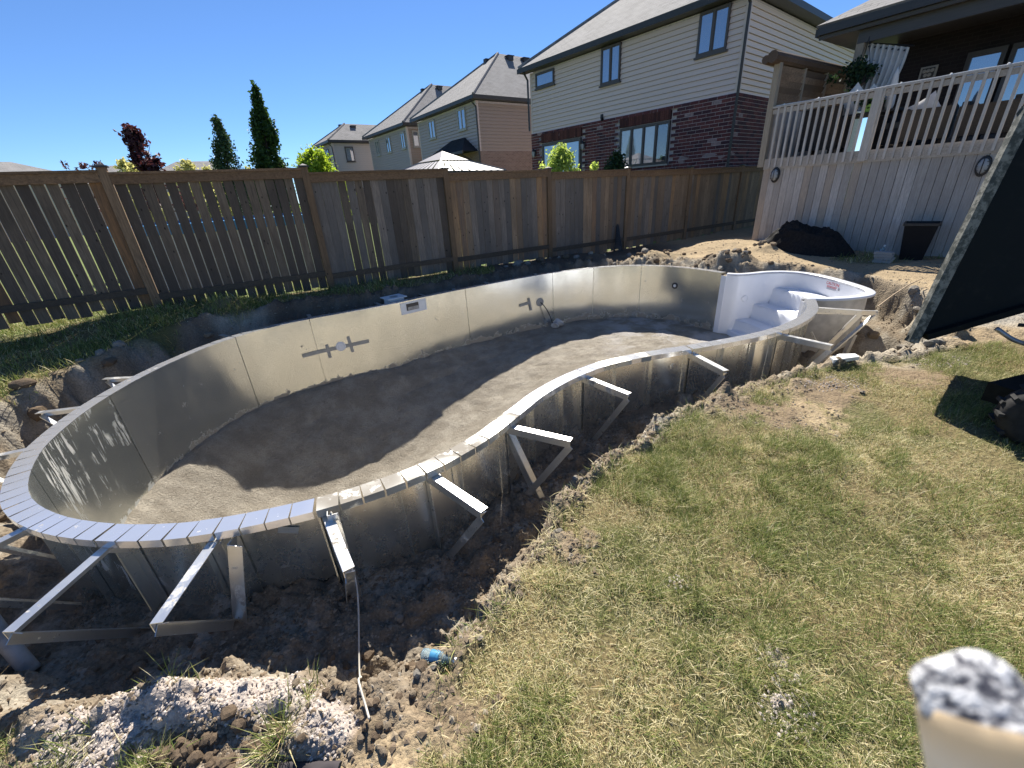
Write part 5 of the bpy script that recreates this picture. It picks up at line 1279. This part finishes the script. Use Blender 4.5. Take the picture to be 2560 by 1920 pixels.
tp_ = link('fabric_heap', mesh('fabric_heap', np.stack([WX.ravel(), WY.ravel(), HZ.ravel()], 1), np.stack([k_, k_ + 1, k_ + nn_ + 1, k_ + nn_], 1).tolist(), M['fabric'], False)); tag(tp_, 'crumpled heap of black landscape fabric against the deck skirt', 'fabric heap')
# black fabric corner at the bottom edge
hx = np.linspace(0, 1, 40); hy = np.linspace(0, 1, 16); HX, HY = np.meshgrid(hx, hy); WX = -1.02 + .30 * HX; WY = .70 + .15 * HY
HZ = ground_z(WX.ravel(), WY.ravel()).reshape(WX.shape) + .012 + .035 * np.abs(np.sin(HX * 9 + HY * 2)) * sst(1, .2, HY) + .01 * fbm(HX * 6, HY * 6, 3, 5) - .03 * sst(.8, 1, HY)
nn_ = len(hx); k_ = (np.arange(len(hy) - 1)[:, None] * nn_ + np.arange(nn_ - 1)[None, :]).ravel()
tag(link('fabric_scrap', mesh('fabric_scrap', np.stack([WX.ravel(), WY.ravel(), HZ.ravel()], 1), np.stack([k_, k_ + 1, k_ + nn_ + 1, k_ + nn_], 1).tolist(), plain('dark_fabric', (.05, .042, .045), .9), True)), 'folded dark fabric in the soil at the bottom picture edge', 'fabric')
# foam scrap, rod, string, pipes
mb = MB(); fz_ = gz(3.2, 3.72); mb.prism([(3.08, 3.62, fz_ + .01), (3.34, 3.64, fz_ + .02), (3.36, 3.72, fz_ + .02), (3.24, 3.76, fz_ + .01), (3.10, 3.70, fz_ + .01)], (0, 0, .035)); tag(mb.build('foam_scrap', M['foam']), 'broken white foam scrap on the trench edge below the stairs', 'foam scrap')
tag(MB().tube([(4.62, 5.0, -.06), (5.0, 5.25, .0), (5.4, 5.48, .07), (5.75, 5.66, .10)], [.008, .009, .008, .005], 6).build('tan_rod', M['stick']), 'thin tan rod sticking out of the soil beside the stair basin', 'rod')
p4 = wpt(14.38) + wout(14.38) * .16
sp = [p4 + Vector((0, 0, .0)), p4 + wout(14.3) * .06 + Vector((.02, 0, -.2)), p4 + wout(14.3) * .16 + Vector((.05, 0, -.4))]
for (x, y) in ((-.83, 1.28), (-.77, 1.18), (-.72, 1.08), (-.66, .98), (-.63, .93)): sp.append(Vector((x, y, max(gz(x, y), -.9) + .035)))
sc, _ = catmull([(q.x, q.y, q.z) for q in sp], .05) if False else (None, None)
def smooth_path(P_, n=8):
    P_ = [Vector(q) for q in P_]; Q = [2 * P_[0] - P_[1]] + P_ + [2 * P_[-1] - P_[-2]]; o_ = []
    for i in range(1, len(Q) - 2):
        for k in range(n):
            t = k / n; a, b_, c, d = Q[i - 1:i + 3]
            o_.append(.5 * ((2 * b_) + (c - a) * t + (2 * a - 5 * b_ + 4 * c - d) * t * t + (3 * b_ - a - 3 * c + d) * t ** 3))
    return o_ + [P_[-1]]
tag(MB().tube(smooth_path(sp), .0045, 6).build('string', M['string'], None, True), 'pale string hanging from the near rim down to the soil', 'string')
pv = empty('drain_pipe', (-2.75, 1.45, -.6), 'dirty white plastic pipe with elbow under the near left rim', 'pipe')
MB().tube(smooth_path([(-3.05, 1.75, -.22), (-2.92, 1.62, -.2), (-2.84, 1.56, -.24), (-2.72, 1.48, -.42), (-2.58, 1.40, -.62)]), .038, 12).build('pipe_run', M['pvc'], pv, True)
MB().tube([(-2.87, 1.58, -.215), (-2.80, 1.53, -.30)], .046, 12).build('elbow_collar', M['pvc'], pv, True)
MB().tube(smooth_path([(-2.96, 1.48, -.1), (-2.86, 1.44, -.2), (-2.8, 1.42, -.4), (-2.8, 1.42, -.65)]), .02, 8).build('side_hose', M['black'], pv, True)

# ------------------------------------------------------------------ dump buggy at the right edge
bug = empty('dump_buggy', (3.9, 2.8, -.24), 'black plastic tub of a dump buggy tipped up at the right picture edge', 'dump buggy')
A = Vector((3.27, 3.14, .23)); B = Vector((3.66, 3.30, 1.80)); wv = Vector((.72, .55, 0)) ; C0 = Vector((3.97, 3.06, .47)); B2 = B + Vector((.62, -.12, -.25))
Cw = C0 + wv * .82; A2 = A + wv; Bw = B + wv; B2w = B2 + wv * .82
def slab(poly, th, nm, mat, parent, out):
    n = (Vector(poly[1]) - Vector(poly[0])).cross(Vector(poly[2]) - Vector(poly[0])).normalized()
    if n.dot(Vector(out)) < 0: n = -n
    return MB().prism(poly, n * th).build(nm, mat, parent)
slab([A, B, B2, C0], .012, 'tub_side', M['tub'], bug, (-.6, -.6, 0)); slab([A2, Bw, B2w, Cw], .012, 'tub_side', M['tub'], bug, (.6, .6, 0))
slab([A, A2, Cw, C0], .012, 'tub_front', M['tub'], bug, (0, 0, -1)); slab([C0, Cw, B2w, B2], .012, 'tub_floor', M['tub'], bug, (.8, -.2, -.2)); slab([B, Bw, B2w, B2], .012, 'tub_back', M['tub'], bug, (0, 0, 1))
lv = (B - A).normalized(); sidev = (C0 - A); sidev = (sidev - sidev.dot(lv) * lv).normalized(); nv = lv.cross(sidev)
if nv.dot(CAMPOS - A) < 0: nv = -nv
def lip(a, b_, nm='rim_lip'):
    mb = MB(); d = (b_ - a).normalized(); s1 = sidev if abs(d.dot(sidev)) < .7 else lv
    s1 = (s1 - s1.dot(d) * d).normalized(); n2 = s1.cross(d); Rm = Matrix((s1, d, n2)).transposed()
    mb.box((a + b_) / 2, (.075, (b_ - a).length + .05, .05), Rm); return mb.build(nm, M['tub_rim'], bug)
l_ = lip(A + nv * .01, B + nv * .01); lip(A, A2); lip(B, Bw); lip(A2, Bw)
MB().bar(A + (C0 - A) * .10 + nv * .03, C0 + nv * .03, .05, .05).build('front_rib', M['tub'], bug)
tz_ = gz(3.45, 2.3)
wh = empty('wheel', (3.5, 2.3, tz_ + .2)); wh.parent = bug; wh.matrix_parent_inverse = Matrix.Translation(-bug.location); _wm[wh.name] = Matrix.Translation(wh.location)
ax_ = Vector((.55, .83, 0)); Rw = Matrix((Vector((0, 0, 1)).cross(ax_), Vector((0, 0, 1)), ax_)).transposed(); cw = Vector((3.5, 2.32, tz_ + .2))
MB().lathe([(.12, -.08), (.17, -.09), (.205, -.06), (.215, 0), (.205, .06), (.17, .09), (.12, .08)], 28, cw, Rw).build('tyre', M['rubber'], wh, True)
mb = MB()
for k in range(20):
    t = 2 * math.pi * k / 20; d = Rw @ Vector((math.cos(t), math.sin(t), 0)); tg = Rw @ Vector((-math.sin(t), math.cos(t), 0))
    mb.box(cw + d * .212 + ax_ * (.03 if k % 2 else -.03), (.022, .1, .03), Matrix((tg, ax_, d)).transposed())
mb.build('tread_lugs', M['rubber'], wh)
MB().lathe([(.12, -.05), (.06, -.06), (.03, -.09), (.03, .09), (.06, .06), (.12, .05)], 20, cw, Rw).build('rim', M['tub_rim'], wh)
MB().bar((3.5, 2.45, -.02), (4.75, 2.75, .0), .42, .14).build('chassis', M['tub'], bug)
for k_ in (0., .22):
    MB().bar(Vector((4.25, 2.62, .04)) + wv * k_, C0.lerp(B2, .45) + wv * (.2 + k_) + Vector((.03, 0, 0)), .06, .06).build('tilt_arm', M['black_metal'], bug)
MB().box((4.75, 2.78, .32), (.55, .5, .5), Matrix.Rotation(.25, 3, 'Z')).build('engine_hood', plain('dark_engine_paint', (.05, .03, .02), .4), bug)
MB().tube(smooth_path([(4.95, 2.6, .5), (5.1, 2.6, .95), (5.1, 3.05, .95), (4.95, 3.05, .5)]), .02, 8).build('handlebar', M['black_metal'], bug, True)
MB().tube(smooth_path([(3.66, 2.92, .36), (3.76, 2.84, .28), (3.9, 2.76, .25), (4.1, 2.66, .27)]), .016, 8).build('hydraulic_hose', plain('hose_steel', (.35, .36, .37), .35, .6), bug, True)
MB().tube(smooth_path([(3.74, 2.86, .40), (3.80, 2.80, .40), (3.83, 2.76, .34), (3.78, 2.74, .28), (3.9, 2.66, .22)]), .014, 8).build('rubber_hose', M['rubber'], bug, True)
w2 = empty('wheel', (4.75, 2.45, tz_ + .2)); w2.parent = bug; w2.matrix_parent_inverse = Matrix.Translation(-bug.location); _wm[w2.name] = Matrix.Translation(w2.location)
MB().lathe([(.12, -.08), (.17, -.09), (.205, -.06), (.215, 0), (.205, .06), (.17, .09), (.12, .08)], 24, (4.75, 2.42, tz_ + .2), Rw).build('tyre', M['rubber'], w2, True)

# ------------------------------------------------------------------ clods, stones, gravel
def clod_mesh(seed, mat, sub=1, amp=.3):
    bm = bmesh.new(); bmesh.ops.create_icosphere(bm, subdivisions=sub, radius=1); rr = random.Random(seed)
    for v_ in bm.verts: v_.co *= 1 + rr.uniform(-amp, amp)
    me = bpy.data.meshes.new('clod'); bm.to_mesh(me); bm.free(); me.materials.append(mat); return me
CM = {m_: [clod_mesh(k, M[m_], 2, .13 + .02 * k) for k in range(5)] for m_ in ('clod_brown', 'clod_tan', 'clod_grey')}
def clod(x, y, r, m_, sink=.3):
    Mx = Matrix.Translation((x, y, gz(x, y) + r * (.5 - sink))) @ Matrix.Rotation(random.uniform(0, 6), 4, 'Z') @ Matrix.Rotation(random.uniform(-.5, .5), 4, 'X') @ Matrix.Diagonal((r * random.uniform(.8, 1.3), r * random.uniform(.7, 1.1), r * random.uniform(.65, .95), 1))
    return link('clod', random.choice(CM[m_]), ground, Mx)
SDP = np.where(PIN, -DPW, DPW)
def glook(A_, x, y): return A_[min(np.searchsorted(gy, y), ny - 1), min(np.searchsorted(gx, x), nx - 1)]
def seg(p): return glook(SDP, *p) < .06
for i in range(60): clod(random.gauss(-1.2, .17), random.gauss(.89, .055), random.uniform(.008, .03), 'clod_brown')
for i in range(26): clod(random.gauss(-.62, .16), random.gauss(.95, .08), random.uniform(.008, .02), random.choice(('clod_tan', 'clod_brown')))
def in_trench(n, x0, x1, y0, y1, r0, r1, mats):
    k = 0; t = 0
    while k < n and t < 4000:
        t += 1; x = random.uniform(x0, x1); y = random.uniform(y0, y1)
        if seg((x, y)): continue
        d = glook(SDT, x, y)
        if -.6 < d < .12: clod(x, y, random.uniform(r0, r1), random.choice(mats)); k += 1
in_trench(80, -1.0, 1.6, 1.1, 3.3, .01, .034, ('clod_tan', 'clod_grey', 'clod_brown'))
in_trench(34, -2.6, -.9, 1.0, 1.6, .01, .03, ('clod_brown', 'clod_tan'))
in_trench(34, 4.2, 5.7, 3.9, 5.6, .03, .09, ('clod_grey', 'clod_tan'))
in_trench(30, -5.2, -3.9, 2.4, 6.2, .03, .09, ('clod_tan', 'clod_brown', 'clod_grey'))
for i in range(34): clod(random.gauss(4.2, .28), random.gauss(8.0, .2), random.uniform(.02, .07), random.choice(('clod_brown', 'clod_grey', 'clod_brown')))
for i in range(20): clod(random.gauss(3.2, .5), random.gauss(9.3, .25), random.uniform(.02, .06), 'clod_brown')
for i in range(26): clod(random.uniform(-.4, 3.2), random.uniform(9, 10.2), random.uniform(.03, .10), random.choice(('clod_brown', 'clod_grey')))
for i in range(14): clod(random.uniform(5.2, 7), random.uniform(5, 8), random.uniform(.012, .035), 'clod_tan')
for i in range(12): clod(random.gauss(5.6, .3), random.gauss(9.0, .2), random.uniform(.03, .07), 'clod_tan')
# crumbs and gravel: uncountable
def crumbs(name, label, cat, pts, rad, cols_):
    base = np.array([(1, 0, 0), (-1, 0, 0), (0, 1, 0), (0, -1, 0), (0, 0, .8), (0, 0, -.8)], float)
    fc = np.array([(0, 2, 4), (2, 1, 4), (1, 3, 4), (3, 0, 4), (2, 0, 5), (1, 2, 5), (3, 1, 5), (0, 3, 5)])
    n = len(pts); an = rng.uniform(0, 6.28, n); c_, s_ = np.cos(an), np.sin(an)
    B_ = base[None] * (1 + rng.uniform(-.35, .35, (n, 6, 1))) * rad[:, None, None] * np.array((1.1, .9, .62))
    X_ = B_[..., 0] * c_[:, None] - B_[..., 1] * s_[:, None]; Y_ = B_[..., 0] * s_[:, None] + B_[..., 1] * c_[:, None]
    V_ = np.stack([X_, Y_, B_[..., 2]], -1) + pts[:, None, :]
    F_ = (fc[None] + (np.arange(n) * 6)[:, None, None]).reshape(-1, 3)
    C_ = np.concatenate([np.repeat(cols_, 6, 0), np.ones((n * 6, 1))], 1)
    return tag(link(name, mesh(name, V_.reshape(-1, 3), F_.tolist(), M['clod'], False, C_)), label, cat, None, 'stuff')
def scatter(n, x0, x1, y0, y1, fn):
    X_ = rng.uniform(x0, x1, n); Y_ = rng.uniform(y0, y1, n); keep = rng.uniform(0, 1, n) < fn(X_, Y_); return X_[keep], Y_[keep]
def grav(X_, Y_):
    d = np.zeros_like(X_)
    for x, y, rx, ry in ((-1.38, 1.06, .42, .10), (-1.68, .96, .28, .13), (-1.03, 1.0, .18, .10), (-.84, .93, .13, .09), (-1.18, 1.1, .18, .08)):
        d = np.maximum(d, sst(1.25, .7, np.hypot((X_ - x) / rx, (Y_ - y) / ry) + .7 * (fbm(X_ * 7, Y_ * 7, 4, 71) - .5)))
    for x, y, rx, ry in ((1.0, .98, .055, .14), (.93, .86, .075, .10), (.76, 1.44, .06, .04), (2.9, 3.35, .3, .15), (4.1, 3.6, .3, .12)): d = np.maximum(d, np.where(Y_ < 2, .75, .3) * sst(1.3, .6, np.hypot((X_ - x) / rx, (Y_ - y) / ry)))
    return d
def soil_density(X_, Y_):
    dT = seg_dist(X_, Y_, TPS[::2]); inT = inside(X_, Y_, TPS); sd_ = np.where(inT, -dT, dT); lm_ = lawn_mask(X_, Y_, sd_)
    ok = ~inside(X_, Y_, POOL_POLY) & (seg_dist(X_, Y_, POOL_POLY[::4]) > .03)
    return ok * (1 - lm_) * (1 - .85 * grav(X_, Y_)) * np.clip(.25 + .8 * sst(.5, -.1, sd_), 0, 1) * (.35 + 1.0 * sst(.4, .65, fbm(X_ * 2, Y_ * 2, 3, 301)))
Xa, Ya = scatter(75000, -2.8, 2.6, .6, 3.6, soil_density); Xb, Yb = scatter(26000, -6.5, 7.5, 2.5, 10.5, soil_density)
Xe = rng.normal(-1.2, .15, 3500); Ye = rng.normal(.885, .05, 3500)
Xs = np.r_[Xa, Xb, Xe]; Ys = np.r_[Ya, Yb, Ye]; ra = np.r_[rng.uniform(.003, .012, len(Xa)) * rng.choice((1, 1, 1.6), len(Xa)), rng.uniform(.006, .022, len(Xb)), rng.uniform(.004, .014, len(Xe))]
cs = np.array(((.25, .195, .135), (.29, .235, .165), (.21, .16, .11), (.31, .265, .205)))[rng.integers(0, 4, len(Xs))]
crumbs('soil_crumbs', 'loose crumbs of brown soil strewn over the dug earth', 'soil', np.stack([Xs, Ys, ground_z(Xs, Ys) + ra * .12], 1), ra, cs * 1.1)
Xg, Yg = scatter(130000, -2.2, 4.4, .7, 3.8, grav); rg_ = rng.uniform(.003, .0095, len(Xg))
tone = rng.uniform(.75, 1.15, (len(Xg), 1)); cg = np.array((.58, .505, .44)) * tone
crumbs('white_gravel', 'patches of fine whitish gravel spilled along the trench edge', 'gravel', np.stack([Xg, Yg, ground_z(Xg, Yg) + rg_ * .4 + np.where((Xg > .5) & (Yg < 2), .014, 0)], 1), rg_, cg)

# ------------------------------------------------------------------ grass
def blades(name, label, X_, Y_, L0, L1, wd, dry_bias, lift=.0, tuft=None):
    n = len(X_); Z_ = ground_z(X_, Y_) - .004 + lift
    cl = fbm(X_ * 2.3, Y_ * 2.3, 4, 401); c2 = fbm(X_ * 7, Y_ * 7, 3, 402)
    green = sst(.42, .60, cl + .55 * (c2 - .5) + .2 * (fbm(X_ * 16, Y_ * 16, 2, 409) - .5) - dry_bias)
    g = rng.uniform(0, 1, n) < (.22 + .50 * green)
    L_ = rng.uniform(L0, L1, n) * (.55 + .45 * green + .75 * sst(.45, .75, fbm(X_ * 9, Y_ * 9, 3, 411))) * (1 if tuft is None else tuft)
    an = rng.uniform(0, 2 * math.pi, n) + 1.2 * (fbm(X_ * 1.5, Y_ * 1.5, 2, 403) - .5)
    tilt = np.where(g, rng.uniform(.15, 1.0, n), rng.uniform(.6, 1.5, n))
    dx = np.cos(an) * np.sin(tilt); dy = np.sin(an) * np.sin(tilt); dz = np.cos(tilt)
    px = -np.sin(an); py = np.cos(an); w_ = wd * rng.uniform(.6, 1.3, n)
    P0 = np.stack([X_, Y_, Z_], 1); dv_ = np.stack([dx, dy, dz], 1); sd_ = np.stack([px, py, np.zeros(n)], 1)
    mid = P0 + dv_ * (L_ * .55)[:, None]; drp = np.stack([dx * .35, dy * .35, -.30 * np.ones(n) * np.sin(tilt)], 1)
    tip = mid + (dv_ + drp) * (L_ * .5)[:, None]
    tip[:, 2] = np.maximum(tip[:, 2], Z_ + .004)
    V_ = np.stack([P0 - sd_ * w_[:, None] / 2, P0 + sd_ * w_[:, None] / 2, mid + sd_ * w_[:, None] * .4, mid - sd_ * w_[:, None] * .4, tip], 1).reshape(-1, 3)
    k5 = np.arange(n) * 5
    F_ = np.concatenate([np.stack([k5, k5 + 1, k5 + 2], 1), np.stack([k5, k5 + 2, k5 + 3], 1), np.stack([k5 + 3, k5 + 2, k5 + 4], 1)])
    straw = np.array(((.62, .54, .28), (.76, .68, .42), (.52, .44, .22), (.54, .38, .19)))[rng.choice(4, n, p=(.4, .3, .2, .1))]
    grn = np.array(((.20, .25, .06), (.27, .30, .09), (.15, .21, .055), (.34, .34, .12)))[rng.integers(0, 4, n)]
    C_ = np.where(g[:, None], grn, straw) * rng.uniform(.8, 1.15, (n, 1))
    C_ = np.concatenate([np.repeat(C_, 5, 0), np.ones((n * 5, 1))], 1)
    return tag(link(name, mesh(name, V_, F_.tolist(), M['grass'], False, C_)), label, 'grass', None, 'stuff')
def lawn_density(X_, Y_):
    dT = seg_dist(X_, Y_, TPS[::2]); inT = inside(X_, Y_, TPS); sd_ = np.where(inT, -dT, dT)
    return lawn_mask(X_, Y_, sd_) * (.35 + .65 * sst(.36, .55, fbm(X_ * 3, Y_ * 3, 3, 405)))
Xl, Yl = scatter(230000, -.6, 3.0, .55, 2.6, lawn_density); Xm, Ym = scatter(90000, .4, 4.9, 2.2, 3.9, lawn_density); Xq, Yq = scatter(70000, 3.0, 6.5, -.3, 2.4, lawn_density); Xm = np.r_[Xm, Xq]; Ym = np.r_[Ym, Yq]; Xq, Yq = scatter(30000, -.4, 3.0, -.3, .55, lawn_density); Xm = np.r_[Xm, Xq]; Ym = np.r_[Ym, Yq]
blades('lawn_grass', 'dry patchy straw and green lawn in the right foreground', np.r_[Xl, Xm], np.r_[Yl, Ym], .03, .075, .0021, .0)
Xc_, Yc_ = scatter(5000, -2.6, -1.65, .6, 1.08, lawn_density)
Xt = np.r_[rng.normal(-.98, .03, 200), rng.normal(-1.47, .06, 220), rng.normal(-1.55, .1, 40), rng.normal(-.93, .03, 60)]; Yt = np.r_[rng.normal(.88, .05, 200), rng.normal(.86, .03, 220), rng.normal(1.13, .03, 40), rng.normal(1.05, .05, 60)]
blades('corner_grass', 'long green grass tufts in the bottom left corner', np.r_[Xc_, Xt], np.r_[Yc_, Yt], .05, .11, .0034, -.14)
Xk, Yk = scatter(40000, -7.6, -3.5, 3.2, 7.3, lawn_density); Xj, Yj = scatter(16000, -4.6, -.2, 6, 9.2, lawn_density); Xd, Yd = scatter(3000, 5.8, 8, 7, 8.2, lawn_density)
blades('bank_grass', 'green grass strip on the bank along the fence', np.r_[Xk, Xj, Xd], np.r_[Yk, Yj, Yd], .05, .12, .007, -.16)
# long fringe hanging over the trench edge
ed = TPS[(TPS[:, 0] > -.5) & (TPS[:, 0] < 4.6) & (TPS[:, 1] < 4.1)]; kk = rng.integers(0, len(ed), 2600); Xf = ed[kk, 0] + rng.normal(.03, .05, 2600); Yf = ed[kk, 1] - rng.uniform(-.02, .14, 2600)
sel = lawn_mask(Xf, Yf, np.full(Xf.shape, .1)) > .3
blades('edge_grass', 'tufts of longer grass along the lawn edge of the trench', Xf[sel], Yf[sel], .05, .10, .0034, -.03)
nbk = 20000; Xn = rng.uniform(-9, 6, nbk); Yn = rng.uniform(5.5, 18, nbk); bfn = behind_fence(Xn, Yn); s_ = (bfn > .15) & (bfn < 4)
blades('neighbour_grass', 'bright green lawn seen through the fence gaps', Xn[s_], Yn[s_], .05, .10, .012, -.3)

# ------------------------------------------------------------------ cigarette held just before the lens
def camp(px, py, depth): return CAMPOS + (right * ((px - 1280) / F_PX) + down * ((py - 960) / F_PX) + fwd) * depth
c0 = camp(2452, 1782, .034); c1 = camp(2577, 2347, .030); axc = (c1 - c0).normalized()
cg_ = empty('cigarette', c0, 'lit cigarette with grey ash tip, blurred and close to the lens', 'cigarette')
a1 = axc.cross(right).normalized(); Rc = Matrix((a1.cross(axc), a1, axc)).transposed()
bP = NB('cigarette_paper'); p_ = bP.pos(); b = bP
dd = bP.n('ShaderNodeVectorMath', operation='DISTANCE'); bP.put(dd.inputs[0], p_); dd.inputs[1].default_value = tuple(c0)
char = bP.ramp(dd.outputs['Value'], .0040, .0056, .8, 0)
tlp = bP.n('ShaderNodeBsdfTranslucent'); tlp.inputs[0].default_value = (.95, .84, .66, 1); mxp = bP.n('ShaderNodeMixShader'); mxp.inputs[0].default_value = .72
bP.t.links.new(bP.b.outputs[0], mxp.inputs[1]); bP.t.links.new(tlp.outputs[0], mxp.inputs[2]); bP.t.links.new(mxp.outputs[0], bP.out.inputs[0])
M['paper'] = bP.fin(bP.mix(char, (.84, .82, .78), (.52, .36, .19)), .8)
R0 = .0041
MB().lathe([(R0 * .93, 0), (R0, .0012), (R0, .03)], 32, c0, Rc).build('paper_tube', M['paper'], cg_, True)
bA = NB('cigarette_ash'); n = bA.noise(bA.pos(), 900., 4, .6); M['ash'] = bA.fin(bA.mix(bA.ramp(n, .38, .62), (.06, .06, .075), (.72, .71, .70)), .95)
bA.bump(n, .8, .001)
bm = bmesh.new(); bmesh.ops.create_icosphere(bm, subdivisions=4, radius=1); rr = random.Random(3)
ph = [Vector((rr.uniform(-6, 6), rr.uniform(-6, 6), rr.uniform(-6, 6))) for _ in range(7)]
for v_ in bm.verts:
    d = 1 + .16 * sum(math.sin(v_.co.dot(q) + q.y) for q in ph) / 3
    q = Vector((v_.co.x * R0 * .92, v_.co.y * R0 * .92, v_.co.z * .0042)) * d
    if q.z > .0008: q.z = .0008
    v_.co = c0 + Rc @ q
me = bpy.data.meshes.new('ash_tip'); bm.to_mesh(me); bm.free(); me.materials.append(M['ash'])
link('ash_tip', me, cg_)
